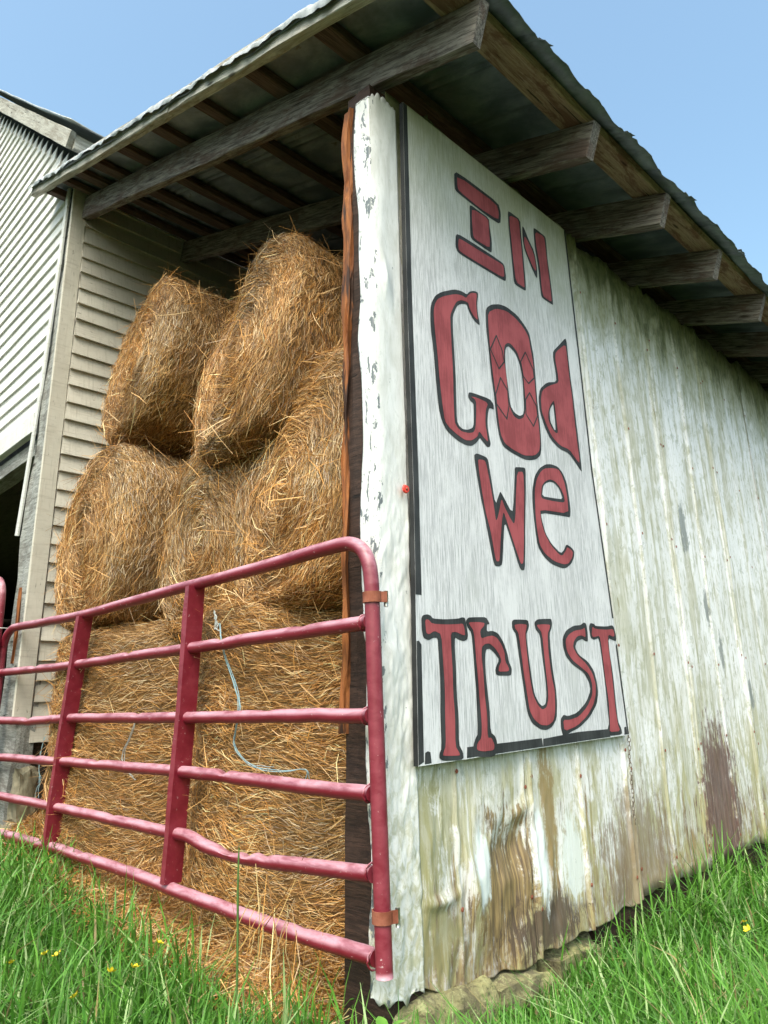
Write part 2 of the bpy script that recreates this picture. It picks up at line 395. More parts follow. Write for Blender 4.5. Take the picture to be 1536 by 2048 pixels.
def mat_gate():
    m = NT('faded maroon gate paint', .38, spec=.5)
    v = m.coord('Object', (3, 9, 9)); bl = m.noise(v, 2.6, 6, .65, .3); sp = m.noise(m.coord('Object', (30, 40, 40)), 2.6, 5, .65)
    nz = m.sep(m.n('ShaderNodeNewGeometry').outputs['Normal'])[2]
    chalk_sheen = MUL(m, m.ramp(nz, -.1, .6), m.ramp(bl, .30, .62, .25, 1.0))  # upward sides paler: faded chalk plus sky reflection painted into the colour
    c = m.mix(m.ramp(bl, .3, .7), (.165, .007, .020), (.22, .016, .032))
    c = m.mix(MUL(m, chalk_sheen, .85), c, (.58, .31, .37))
    chip = m.noise(m.coord('Object', (14, 30, 30)), 2.2, 7, .7, .4); c = m.mix(m.ramp(chip, .64, .68, 0, .75), c, (.50, .33, .34)); c = m.mix(m.ramp(chip, .33, .29, 0, .8), c, (.13, .045, .03)); c = m.mix(m.ramp(sp, .70, .74, 0, .7), c, (.58, .44, .44)); c = m.mix(m.ramp(sp, .30, .26, 0, .6), c, (.10, .03, .02))
    m.base(c); m.rough(m.math('ADD', .30, MUL(m, bl, .25))); m.bump(m.math('ADD', bl, sp), .12, .003); return m.m
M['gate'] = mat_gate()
def mat_simple(name, c1, c2, scale=8, rough=.8, metal=0, spec=.3, bump=.3):
    m = NT(name, rough, metal, spec); v = m.coord('Object'); q = m.noise(v, scale, 6, .65, .3)
    m.base(m.mix(m.ramp(q, .3, .7), c1, c2)); m.bump(q, bump, .004); return m.m
M['rake'] = mat_simple('dull crinkled rake tin', (.30, .30, .30), (.58, .57, .56), 14, .5, .2, .4, .5)
M['rust'] = mat_simple('rusty strap iron', (.20, .055, .03), (.33, .11, .07), 20, .7, .2)
M['bolt'] = mat_simple('zinc bolt', (.35, .34, .31), (.55, .54, .50), 30, .4, .8)
M['chain'] = mat_simple('rusted chain iron', (.12, .085, .06), (.26, .21, .17), 40, .6, .5)
M['cap'] = mat_simple('orange red plastic cap', (.75, .05, .035), (.85, .09, .06), 20, .5, 0, .4, .1)
M['twine'] = mat_simple('pale blue baler twine', (.22, .36, .42), (.36, .48, .52), 60, .8)
M['twine_grey'] = mat_simple('grey frayed twine', (.34, .36, .36), (.50, .50, .48), 60, .85)
def mat_stone():
    m = NT('mossy yellow footing stone', .92, spec=.2); v = m.coord('Object')
    a = m.noise(v, 6, 8, .7, .6); b = m.noise(v, 22, 8, .75, .3); d = m.noise(v, 60, 6, .7)
    c = m.mix(m.ramp(a, .38, .62), (.40, .36, .17), (.20, .165, .10)); c = m.mix(m.ramp(b, .5, .64), c, (.50, .47, .24)); c = m.mix(m.ramp(b, .44, .34), c, (.085, .07, .045))
    c = m.mix(m.ramp(d, .56, .7, 0, .7), c, (.09, .10, .04)); m.base(c); m.bump(m.math('ADD', MUL(m, b, 1.5), d), .9, .012); return m.m
M['stone'] = mat_stone()
M['log'] = mat_simple('lichened log', (.15, .13, .09), (.27, .23, .16), 14, .9, bump=.8)

def mat_tint(name, rough=.7, trans=0.0, spec=.3):
    m = NT(name, rough, spec=spec); a = m.n('ShaderNodeAttribute'); a.attribute_name = 'tint'
    m.base(a.outputs['Color'])
    if trans:
        tr = m.n('ShaderNodeBsdfTranslucent'); m.l(a.outputs['Color'], tr.inputs[0])
        mx = m.n('ShaderNodeMixShader'); mx.inputs[0].default_value = trans
        m.l(m.b.outputs[0], mx.inputs[1]); m.l(tr.outputs[0], mx.inputs[2]); m.l(mx.outputs[0], m.out.inputs[0])
    return m.m
M['straw'] = mat_tint('hay stalk', .5, .06, .4)
M['grass'] = mat_tint('grass blade', .45, .30, .4)
M['petal'] = mat_simple('yellow petal', (.80, .55, .02), (.85, .65, .04), 20, .5, bump=.05)
M['stem'] = mat_simple('green stem', (.05, .11, .025), (.09, .16, .04), 20, .6, bump=.05)
M['leaf'] = mat_simple('bright green weed leaf', (.10, .24, .03), (.16, .32, .05), 12, .5, bump=.15)
M['soil_hay'] = mat_simple('packed hay core', (.12, .065, .025), (.24, .135, .055), 30, .95, bump=1.0)
def mat_ground():
    m = NT('turf ground', .95, spec=.1)
    v = m.coord('Object', rand=False); a = m.noise(v, 1.2, 6, .6); b = m.noise(v, 30, 5, .7)
    c = m.mix(m.ramp(a, .35, .65), (.035, .058, .018), (.06, .085, .03))
    m.base(m.mix(m.ramp(b, .45, .7), c, (.05, .04, .022))); m.bump(b, .8, .03); return m.m
M['ground'] = mat_ground()
M['floor'] = mat_simple('trodden dirt floor', (.06, .045, .03), (.10, .075, .05), 9, .95, bump=.6)
LETTERS=[
 ('I1',[457,3033,545,3040,772,3036,787,2989,776,2923,690,2918,465,2931,455,2942],[476,3020,755,3021,770,2978,759,2938,621,2931,485,2944,473,2957],[],[]),
 ('I2',[552,2907,565,2915,596,2914,689,2914,691,2866,700,2799,693,2737,678,2734,558,2737,544,2748,549,2841],[568,2900,683,2906,683,2862,684,2791,677,2752,571,2749,563,2762,562,2855],[],[]),
 ('I3',[445,2713,481,2722,682,2724,772,2721,785,2709,790,2657,785,2636,774,2630,484,2625,450,2628,437,2650],[462,2699,490,2702,669,2706,764,2710,775,2700,775,2650,745,2641,495,2636,459,2639,456,2663],[],[]),
 ('N1',[844,3029,863,3035,944,3034,942,2959,946,2850,946,2681,942,2651,929,2648,856,2647,848,2665,846,2808,841,2932],[854,3013,930,3027,931,2954,933,2840,933,2667,927,2661,864,2663,857,2766,854,2872,851,2958],[],[]),
 ('N2',[955,3002,969,3006,998,2959,1045,2905,1057,2812,1050,2765,1040,2761,1005,2807,958,2878,951,2928],[967,2953,983,2948,1037,2892,1049,2817,1041,2796,1013,2815,968,2883,960,2919],[],[]),
 ('N3',[1053,3041,1072,3048,1153,3045,1162,3033,1160,2899,1170,2799,1174,2670,1162,2667,1082,2668,1070,2681,1067,2839,1052,2931],[1065,3028,1144,3037,1148,2990,1152,2890,1158,2789,1162,2683,1142,2677,1080,2681,1082,2846,1065,2946],[],[]),
 ('G',[263,2299,271,2323,295,2361,330,2390,413,2437,460,2449,496,2447,511,2466,542,2484,569,2489,574,2478,561,2428,562,2387,572,2336,560,2332,529,2344,503,2371,490,2401,449,2385,425,2365,396,2312,392,2260,392,2161,394,2057,389,1953,386,1856,399,1839,420,1831,450,1836,481,1852,490,1870,495,1929,496,1960,476,1965,464,1979,469,1999,489,2005,605,2011,630,1995,630,1970,617,1971,598,1968,587,1940,579,1889,587,1836,593,1813,586,1797,568,1793,543,1808,524,1822,501,1795,469,1774,435,1769,382,1776,323,1800,298,1832,283,1877,275,1976,268,2108,257,2206,258,2258],[278,2284,288,2319,304,2347,344,2377,416,2416,458,2428,489,2427,501,2445,524,2466,557,2478,562,2470,553,2429,554,2388,559,2352,536,2358,511,2382,498,2412,456,2405,424,2386,398,2345,378,2305,377,2254,377,2156,377,2052,372,1948,371,1848,386,1829,410,1819,454,1823,485,1834,499,1855,510,1919,513,1979,480,1985,519,1991,592,1989,572,1950,564,1892,572,1839,575,1816,550,1827,521,1849,509,1823,471,1797,431,1788,384,1799,338,1817,314,1837,305,1896,295,1992,289,2115,279,2225],[],[]),
 ('O',[619,2421,631,2442,664,2468,723,2493,775,2501,853,2490,910,2458,941,2430,951,2381,961,2322,963,2257,961,2171,961,2064,967,1961,962,1878,947,1842,914,1818,866,1803,820,1797,728,1808,675,1822,655,1856,644,1918,638,2033,627,2129,621,2248,614,2336],[634,2418,694,2460,772,2478,837,2468,894,2444,931,2409,938,2358,948,2305,950,2240,949,2167,950,2061,954,1954,953,1896,940,1860,902,1832,822,1814,742,1823,689,1837,665,1870,655,1940,650,2037,639,2133,631,2251,630,2341],[[740,2273,752,2296,772,2307,816,2290,843,2248,856,2189,854,2097,850,2033,840,2006,812,1991,775,1997,749,2022,743,2105,734,2188]],[[730,2269,740,2302,764,2321,787,2323,830,2299,851,2255,863,2196,866,2100,858,2024,838,1989,803,1972,766,1978,745,2008,737,2050,734,2163,728,2219]]),
 ('d',[1257,2521,1266,2506,1267,2435,1270,2310,1278,2221,1281,2099,1287,1998,1291,1841,1280,1843,1249,1867,1188,1909,1108,1912,1041,1942,1002,1991,973,2055,971,2114,989,2170,1053,2222,1138,2251,1138,2300,1126,2369,1132,2407,1193,2461],[1250,2485,1254,2430,1257,2306,1265,2212,1266,2095,1271,1994,1278,1877,1246,1892,1195,1928,1118,1929,1057,1955,1018,2004,988,2063,990,2123,1006,2167,1066,2209,1157,2252,1154,2305,1142,2374,1155,2411],[[1090,2126,1093,2110,1094,2058,1092,1997,1081,1997,1054,2030,1053,2073,1064,2097]],[[1096,2145,1103,2125,1105,2061,1109,1989,1089,1982,1057,2001,1037,2034,1042,2074,1062,2110]]),
 ('W',[480,1739,498,1751,557,1748,569,1739,580,1673,598,1558,632,1617,640,1619,707,1541,725,1603,743,1707,748,1747,784,1754,819,1760,826,1751,815,1653,794,1515,781,1415,766,1317,741,1313,727,1329,691,1419,651,1503,631,1396,617,1323,597,1313,570,1311,560,1331,540,1423,520,1519,503,1588,481,1717],[503,1726,526,1730,548,1730,559,1695,575,1621,587,1546,592,1496,600,1498,615,1526,640,1594,655,1561,687,1521,713,1496,728,1538,741,1626,762,1729,807,1739,802,1650,783,1514,770,1414,758,1345,741,1337,718,1385,676,1478,647,1542,633,1503,612,1405,600,1333,577,1330,566,1387,553,1453,530,1521,514,1609,503,1699],[],[]),
 ('e',[867,1677,890,1737,931,1781,983,1810,1028,1821,1084,1820,1119,1798,1145,1759,1154,1695,1157,1633,1148,1597,1112,1595,912,1580,921,1542,938,1493,979,1451,1044,1419,1075,1440,1095,1467,1134,1458,1157,1443,1149,1414,1122,1383,1080,1360,1043,1354,960,1365,906,1392,871,1430,863,1492,858,1566,859,1634],[881,1672,903,1725,935,1763,968,1787,1025,1802,1083,1809,1108,1789,1129,1741,1138,1677,1134,1611,911,1593,909,1560,914,1530,931,1489,972,1444,1027,1413,1054,1410,1087,1438,1099,1455,1144,1440,1133,1412,1096,1380,1058,1373,986,1378,919,1403,886,1436,875,1501,873,1568],[[935,1656,950,1703,971,1721,1009,1736,1046,1736,1080,1714,1102,1672,1023,1663]],[[925,1653,938,1701,959,1724,1004,1746,1048,1745,1088,1722,1112,1690,1113,1658,1033,1649,936,1644]]),
 ('T1',[143,1084,151,1097,174,1102,192,1098,201,1089,266,1090,335,1097,357,1103,373,1102,378,1082,385,1042,379,1025,358,1019,330,1024,312,1031,309,995,311,918,308,842,312,767,307,675,326,649,327,630,310,625,223,629,205,638,206,652,218,668,219,770,224,843,226,904,223,977,222,1025,199,1024,176,1015,150,1022,144,1049],[161,1082,176,1085,196,1071,265,1072,330,1077,359,1081,366,1063,368,1040,352,1041,319,1050,291,1046,289,994,291,917,288,842,292,768,287,671,308,646,306,640,224,644,224,653,239,674,242,769,247,867,244,942,241,1038,205,1048,177,1034,164,1040],[],[]),
 ('r',[376,1090,390,1104,434,1108,496,1112,516,1087,498,1086,495,1059,527,1064,563,1056,593,1023,612,982,618,952,633,930,629,907,612,902,534,903,531,926,558,959,537,980,507,998,485,995,476,973,473,920,477,867,484,788,483,706,507,692,516,671,513,638,492,624,411,627,384,643,382,668,397,692,410,704,414,841,411,906,409,971,405,1051,383,1069],[391,1087,445,1091,483,1090,479,1079,453,1060,457,1032,498,1042,526,1046,552,1039,578,1014,593,987,594,954,615,929,611,918,549,916,553,934,571,956,560,978,535,1002,505,1017,478,1014,459,1002,454,973,459,906,460,827,467,763,462,689,485,688,498,664,494,646,434,645,399,652,403,674,428,690,434,738,429,815,427,893,422,972,418,1057,399,1075],[],[]),
 ('U',[653,1104,665,1113,710,1116,761,1117,767,1097,756,1077,742,1060,749,976,759,880,769,832,793,801,815,788,839,797,850,832,851,880,841,975,836,1064,809,1083,803,1109,826,1124,881,1129,927,1132,931,1116,925,1095,906,1071,904,996,910,913,920,857,920,798,908,740,873,710,831,699,791,704,739,727,715,762,705,808,697,880,684,971,675,1057,653,1078],[667,1093,708,1099,750,1098,745,1083,734,1063,737,975,747,880,758,829,786,791,813,775,843,784,859,815,862,854,856,955,852,1071,819,1097,823,1102,865,1106,914,1107,909,1091,890,1070,886,996,895,896,909,847,900,766,883,732,845,716,794,719,752,742,728,774,719,833,708,902,696,1022,690,1064,672,1079],[],[]),
 ('S',[1001,1058,1032,1090,1095,1113,1150,1118,1180,1132,1200,1126,1203,1084,1200,1050,1179,1051,1153,1060,1111,1048,1090,1023,1114,992,1184,965,1226,927,1242,880,1244,834,1224,789,1156,736,1070,699,991,682,957,666,943,672,932,701,935,736,959,753,989,746,1061,757,1140,798,1183,845,1176,880,1142,919,1061,949,1014,982,998,1020],[1019,1048,1049,1074,1098,1092,1161,1100,1180,1110,1184,1094,1182,1067,1149,1075,1114,1069,1084,1047,1073,1022,1101,991,1169,954,1210,916,1229,870,1221,828,1193,786,1137,743,1052,706,955,689,952,733,999,731,1071,742,1144,780,1194,828,1201,870,1182,912,1125,939,1058,969,1024,1003],[],[]),
 ('T2',[1219,1114,1233,1132,1264,1130,1277,1121,1374,1124,1425,1133,1442,1122,1452,1077,1445,1061,1422,1064,1379,1073,1377,1010,1388,899,1387,790,1389,711,1413,681,1415,656,1300,655,1288,666,1297,690,1311,706,1310,791,1310,862,1305,964,1296,1070,1251,1059,1224,1067],[1248,1118,1267,1108,1371,1109,1429,1116,1436,1091,1426,1079,1378,1089,1368,1039,1375,965,1376,862,1376,772,1383,700,1399,671,1307,670,1317,703,1325,809,1314,898,1310,1026,1302,1081,1246,1070,1234,1082],[],[]),
]
DIAMONDS=[[681,2325,632,2244,684,2171,725,2216,717,2265],[893,2319,851,2260,863,2191,899,2169,948,2211,945,2252],[690,2131,648,2044,649,2001,714,1952,736,2014,735,2086],[901,2125,866,2083,860,2012,911,1970,949,2027,948,2073]]

# ================================================================== GROUND
def sstep(v, a, b):
    t = np.clip((v - a) / (b - a), 0, 1); return t * t * (3 - 2 * t)
def zg(x, y):
    x = np.asarray(x, float); y = np.asarray(y, float)
    z = -0.20 + 0.16 * sstep(-x, 0.2, 3.0) + 0.02 * vnoise(x * .8, y * .8, 0.5, 3) + 0.012 * vnoise(x * 3, y * 3, .5, 4)
    d = np.hypot(x, y)
    return z + 0.5 * sstep(d, 12, 60) * vnoise(x * .03, y * .03, 1.5, 5)
t = np.linspace(-1, 1, 181); ax = np.sinh(t * 6.2) / np.sinh(6.2) * 700
gx, gy = np.meshgrid(ax, ax, indexing='ij')
gme = mesh_np('ground', np.stack([gx, gy, zg(gx, gy)], -1).reshape(-1, 3), grid_faces(181, 181), smooth=True)
tag(link('ground', gme, M['ground']), kind='structure')
fx, fy = np.meshgrid(np.linspace(-3.35, -.02, 12), np.linspace(.05, 7.9, 20), indexing='ij')
fme = mesh_np('shed_floor', np.stack([fx, fy, zg(fx, fy) + .03 + .01 * vnoise(fx * 2, fy * 2, 0, 9)], -1).reshape(-1, 3), grid_faces(12, 20), smooth=True)
tag(link('shed_floor', fme, M['floor']), kind='structure')

# ================================================================== HAY SHED
shed = tag(empty('hay_shed'), 'open fronted hay shed with rusty tin roof and peeling white metal side wall', 'shed')
SL = 0.357
def ztop(x): return 3.264 - SL * (x - 0.461)          # top of the rafters
# rafters
RY = [0.055, 0.87, 1.55, 2.24, 2.93, 3.62, 4.31, 5.0, 5.7, 6.4, 7.1, 7.8]
for i, y in enumerate(RY):
    x1 = 0.50 if i == 0 else 0.475 + rng.uniform(-.012, .012)
    hh = 0.168 if i == 0 else 0.170
    dz = 0.5 * hh * math.sqrt(1 + SL * SL)
    timber('rafter', (-3.17, y + .025, ztop(-3.17) - dz), (x1, y + .025, ztop(x1) - dz), .05, hh, M['rafter'], shed, rough=.004)
# purlins lying flat on the rafters and running out to the front fascia
nrm = Vector((SL, 0, 1)).normalized()
def on_roof(x, y, off): return Vector((x, y, ztop(x))) + nrm * off
PX = [-.13, -.65, -1.14, -1.62, -2.09, -2.5, -2.79, -3.06]
for i, x in enumerate(PX):
    wv = .115 + rng.uniform(-.03, .03)
    timber('purlin', on_roof(x, -.148, .021), on_roof(x + rng.uniform(-.02, .02), 7.9, .021), wv, .038, M['purlin'], shed, up=nrm, seg=24)
timber('eave_board', on_roof(.402, -.148, .021), on_roof(.402, 7.9, .021), .145, .038, M['eave_board'], shed, up=nrm, seg=40)
timber('lookout_board', on_roof(-3.33, -.148, .0), on_roof(-3.33, -.01, .0), .10, .05, M['purlin'], shed, up=nrm)
# front fascia, in two lengths
timber('fascia_board', on_roof(-3.60, -.172, .035), on_roof(-1.35, -.172, .038), .045, .105, M['fascia'], shed, up=nrm, rough=.005)
timber('fascia_board', on_roof(-1.347, -.172, .038), on_roof(.50, -.172, .035), .045, .105, M['fascia'], shed, up=nrm, rough=.005)
# wall plate on top of the side wall
timber('wall_plate', (-.088, .11, 3.165), (-.088, 8.0, 3.165), .11, .13, M['rafter'], shed, rough=.004)
# roof sheets: V crimped iron, crimps running down the slope
ye = [-.205, .38, 1.06, 1.70, 2.38, 3.03, 3.7, 4.36, 5.02, 5.68, 6.34, 7.0, 7.66, 8.1]
for i in range(len(ye) - 1):
    a, b = ye[i], ye[i + 1] + .05
    ny = 44; nx = 60 if i < 4 else 24
    yy = np.linspace(a, b, ny); xl = -3.60 if i == 0 else -3.19
    xr = .545 + rng.uniform(-.012, .015)
    u = np.linspace(0, 1, nx)
    X = xl + (xr - xl) * u[:, None] + 0 * yy[None]
    # ragged lower edge, slightly torn at the lap
    X[-1] += .006 * fbm(yy * 14, i, 0, 61) + .02 * np.exp(-((yy - b) / .02) ** 2)
    X[-2] += .004 * fbm(yy * 9, i, 0, 61)
    Yg = np.broadcast_to(yy[None], X.shape).copy()
    off = .048 + .0035 * (i % 2)
    h = np.zeros_like(X) + off
    for ry in (a + .03, a + .075, (a + b) / 2, b - .075, b - .03):
        h += .013 * np.clip(1 - np.abs(Yg - ry) / .02, 0, 1)
    h += .004 * fbm(X * 2, Yg * 5, i, 62) + .006 * vnoise(X * .8, Yg * 2, i, 63)
    edge = sstep(X, xr - .10, xr)                       # eave edge droops and buckles
    h += edge * (-.012 + .016 * vnoise(Yg * 7, 0, i, 64))
    if i == 0:                                          # front edge hammered down over the fascia
        fe = sstep(-Yg, .15, .20)
        h += fe * (-.018 + .014 * fbm(X * 7, Yg * 9, 1, 65)); Yg = Yg + fe * .010 * fbm(X * 6, 3, 1, 66)
    P = np.stack([X + nrm.x * h, Yg, 3.264 - SL * (X - .461) + nrm.z * h], -1)
    me = mesh_np('roof_sheet', P.reshape(-1, 3), grid_faces(nx, ny)[:, ::-1], smooth=True)
    o = link('roof_sheet', me, M['roof'], shed)
    s = o.modifiers.new('thick', 'SOLIDIFY'); s.thickness = .0015; s.offset = 1
# crumpled metal folded over the rake
n = 220; s_ = np.linspace(0, 1, n); prof = [(-.150, .064), (-.185, .066), (-.203, .060), (-.210, .048), (-.211, .034), (-.209, .024)]
xs = -3.62 + (.53 + 3.62) * s_
V = []
for k, (py, po) in enumerate(prof):
    amp = [.0, .003, .006, .009, .011, .013][k]
    yy = py - np.abs(amp * fbm(xs * 9, k * .5, 0, 71)) - .004 * (k > 2)
    oo = po + .012 * (1 if k < 3 else .6) * np.clip(fbm(xs * 5, 0, 0, 72), -.3, 1) * (k > 0) + amp * .8 * fbm(xs * 14, k, 3, 73)
    V.append(np.stack([xs + nrm.x * oo, yy, 3.264 - SL * (xs - .461) + nrm.z * oo], -1))
me = mesh_np('rake_flashing', np.array(V).reshape(-1, 3), grid_faces(len(prof), n), smooth=True)
link('rake_flashing', me, M['rake'], shed)

# side wall sheets
RIBS = [.33, .71, .755, 1.09, 1.475, 1.52, 1.88, 2.25, 2.295, 2.66, 3.02, 3.065, 3.43, 3.8, 3.845, 4.2, 4.58, 4.62, 5.0, 5.4, 5.44, 5.8, 6.2, 6.24, 6.6, 7.0, 7.04, 7.4]
def wall_x(y, z):
    x = .003 * fbm(y * 3, z * 1.3, 0, 21) + .006 * vnoise(y * 1.6, z * .7, 2, 22) + .0022 * fbm(y * 11, z * 3.5, 0, 23)
    ribk = 1 - .75 * np.exp(-(((y - .55) / .25) ** 2 + ((z - .22) / .25) ** 2))
    for r in RIBS:
        yy = y - r - .006 * vnoise(z * 1.7, r * 9, 0, 24)
        x = x + (.013 + .006 * vnoise(r * 7, z * .9, 3, 29)) * ribk * np.clip(1 - np.abs(yy) / .013, 0, 1)
    lo = sstep(-z, -.58, -.34) * sstep(-y, -1.0, -.80) * sstep(y, .10, .2)
    x = x + lo * (.012 * lnoise(y * 7, z * 4.5, 25) + .008 * lnoise(y * 15 + 3, z * 9, 26) + .004 * lnoise(y * 34, z * 18, 27))
    x = x + .022 * np.clip(1 - np.abs(y - .68) / .09, 0, 1) * np.clip(1 - np.abs(z - .42 - .3 * (y - .68)) / .05, 0, 1) - .035 * np.clip(1 - np.abs(y - .60) / .14, 0, 1) * np.clip(1 - np.abs(z - .31) / .11, 0, 1)
    fold = np.clip(1 - np.abs((y - .40) + (z - .2) * .30) / .04, 0, 1) * np.clip(1.4 - np.abs(z - .24) / .12, 0, 1); x = x + .022 * fold
    lip = np.clip(1 - np.abs(y - .24) / .14, 0, 1) * np.clip(1 - np.abs(z - .205 - 1.2 * (y - .24) ** 2) / .025, 0, 1); x = x + .018 * lip
    x = x + .0035 * lnoise(y * 3.3 + 7, z * 2.2, 28)
    return x
wy = [.105, .735, 1.50, 2.272, 3.04, 3.82, 4.6, 5.42, 6.22, 7.02, 7.95]
bz = [(-.012, -.075), (-.055, -.028), (-.02, -.012), (-.01, .0), (.0, .0)] + [(0, 0)] * 6
for i in range(len(wy) - 1):
    a, b = wy[i] - .012, wy[i + 1] + .012
    near = i < 4
    ny = (130 if i < 2 else 96) if near else 40; nz = 190 if i < 2 else (70 if near else 30)
    yy = np.linspace(a, b, ny); v = np.linspace(0, 1, nz) ** (1.25 if i < 2 else 1)
    f = (yy - a) / (b - a)
    zb = bz[i][0] + (bz[i][1] - bz[i][0]) * f + .012 * fbm(yy * 9, i, 0, 31) - .02 * (i == 0) * np.sin(f * 3.1)
    zt = 3.235 + .03 * fbm(yy * 7, i, 0, 32)
    Z = zb[:, None] + (zt - zb)[:, None] * v[None]
    Y = np.broadcast_to(yy[:, None], Z.shape)
    X = wall_x(Y, Z) + .003 * (i % 2) + .010 * np.exp(-((Y - b) / .014) ** 2)
    X = X + .012 * sstep(-Z, -.10, .04) * vnoise(Y * 8, 0, i, 33) + .006 * sstep(Z, 3.05, 3.2) * vnoise(Y * 9, 0, i, 34)
    me = mesh_np('wall_sheet', np.stack([X, Y, Z], -1).reshape(-1, 3), grid_faces(ny, nz), smooth=True)
    o = link('wall_sheet', me, M['wall'], shed)
    s = o.modifiers.new('thick', 'SOLIDIFY'); s.thickness = .001; s.offset = -1
# nail heads down the crimps
nb = []
for r_ in RIBS[:14]:
    for zn in (.12, .55, 1.0, 1.62, 2.2, 2.85):
        zz_ = zn + rng.uniform(-.05, .05); c_ = (float(wall_x(np.array([r_]), np.array([zz_]))[0]) + .004, r_ + rng.uniform(-.006, .006), zz_)
        if .12 < c_[1] < 1.5 and .6 < zz_ < 3.2: continue
        nb.append(c_)
V = []; F = []
for c_ in nb:
    b0 = len(V)
    V += [(c_[0], c_[1] + .0085 * math.cos(k * math.pi / 3), c_[2] + .0085 * math.sin(k * math.pi / 3)) for k in range(6)] + [(c_[0] + .003, c_[1], c_[2])]
    F += [(b0 + k, b0 + (k + 1) % 6, b0 + 6) for k in range(6)]
nme = bpy.data.meshes.new('nail_heads'); nme.from_pydata(V, [], F); nme.update()
tag(link('nail_heads', nme, M['rust'], shed), kind='stuff')
# crumpled flashing round the corner
ns, nz = 46, 300
L1, L2 = .068, .150
s_ = np.linspace(0, 1, ns); zz = np.linspace(0, 1, nz)
S, Tz = np.meshgrid(s_, zz, indexing='ij')
Zf = -.022 + (3.155 + .022) * Tz
Lf = L1 + .018 * fbm(Tz * 9, 0, 0, 41, 2) + .028 * np.exp(-((Zf - .95) / .05) ** 2) * -1.6 + .02 * sstep(Zf, 2.6, 3.1)
arc = S * (Lf + L2) - Lf                               # negative = front face, positive = along the wall
rr = .012
Xf = np.where(arc < 0, arc, 0.0) + .008; Yf = np.where(arc < 0, -.016, arc - .016)
k = np.exp(-(arc / .03) ** 2)
Xf -= k * .006; Yf += k * .006
lowk = .12 + .88 * sstep(-Zf, -1.9, -1.0)
d = lowk * (.004 * lnoise(arc * 16, Zf * 9, 42) + .0045 * lnoise(arc * 34 + 5, Zf * 21, 43) + .0025 * lnoise(arc * 80, Zf * 46, 48)) + .002 * fbm(arc * 4, Zf * 1.2, 7, 44) + .003 * lnoise(arc * 9, Zf * 2.5, 49)
bul = .020 * np.clip(1 - np.abs(arc - .06) / .05, 0, 1) * np.clip(1 - np.abs(Zf - 2.42 + arc * 1.2) / .12, 0, 1) + .012 * np.exp(-(((arc - .05) / .04) ** 2 + ((Zf - .93) / .10) ** 2))
wx = sstep(arc, -.02, .02)
Xf = Xf + (d + bul) * wx + .006 * wx; Yf = Yf - d * (1 - wx) * .8
Zf = Zf + (Tz > .997) * .02 * fbm(arc * 30, 0, 0, 45) + (Tz < .003) * .012 * fbm(arc * 25, 0, 0, 46)
me = mesh_np('corner_flashing', np.stack([Xf, Yf, Zf], -1).reshape(-1, 3), grid_faces(ns, nz), smooth=True)
o = link('corner_flashing', me, M['flashing'], shed)
s = o.modifiers.new('thick', 'SOLIDIFY'); s.thickness = .0012; s.offset = -1
# corner post (dark, tapering) with its bare orange face strip
def post(name, x0t, x1t, x0b, x1b, y0, y1, zb, zt, mat, parent, seed, amp=.006, n=60):
    z = np.linspace(zb, zt, n); f = (z - zb) / (zt - zb)
    xa = x0b + (x0t - x0b) * f; xb_ = x1b + (x1t - x1b) * f
    V = []
    m_ = 5
    ring = [(u, 0) for u in np.linspace(0, 1, m_)][:-1] + [(1, u) for u in np.linspace(0, 1, m_)][:-1] + [(u, 1) for u in np.linspace(1, 0, m_)][:-1] + [(0, u) for u in np.linspace(1, 0, m_)][:-1]
    for q, (u, v) in enumerate(ring):
        nx_ = amp * fbm(z * 3, q * .9, 0, seed, 3); ny_ = amp * fbm(z * 3, q * .9, 5, seed, 3)
        V.append(np.stack([xa + (xb_ - xa) * u + nx_, y0 + (y1 - y0) * v + ny_, z], -1))
    V = np.array(V); nr = len(ring)
    F = [list(map(int, q)) for q in grid_faces(nr, n, True)]
    F += [[k * n for k in range(nr - 1, -1, -1)], [k * n + n - 1 for k in range(nr)]]
    me = bpy.data.meshes.new(name); me.from_pydata(V.reshape(-1, 3).tolist(), [], F); me.update()
    return link(name, me, mat, parent)
cp = post('corner_post', -.135, -.01, -.215, -.01, .012, .16, -.35, 3.23, M['dark_post'], shed, 81)
post('bare_wood_strip', -.152, -.108, -.206, -.178, .000, .05, .72, 3.17, M['orange'], cp, 82, .014)
# back and boarding to close the shed
link('back_wall', mesh_np('back_wall', [(-3.3, 7.95, -.2), (.0, 7.95, -.2), (.0, 7.95, 3.4), (-3.3, 7.95, 4.6), (-3.3, 7.98, -.2), (0, 7.98, -.2), (0, 7.98, 3.4), (-3.3, 7.98, 4.6)],
     [(0, 1, 2, 3), (7, 6, 5, 4), (0, 4, 5, 1), (3, 2, 6, 7), (0, 3, 7, 4), (1, 5, 6, 2)]), M['inner_wall'], shed)

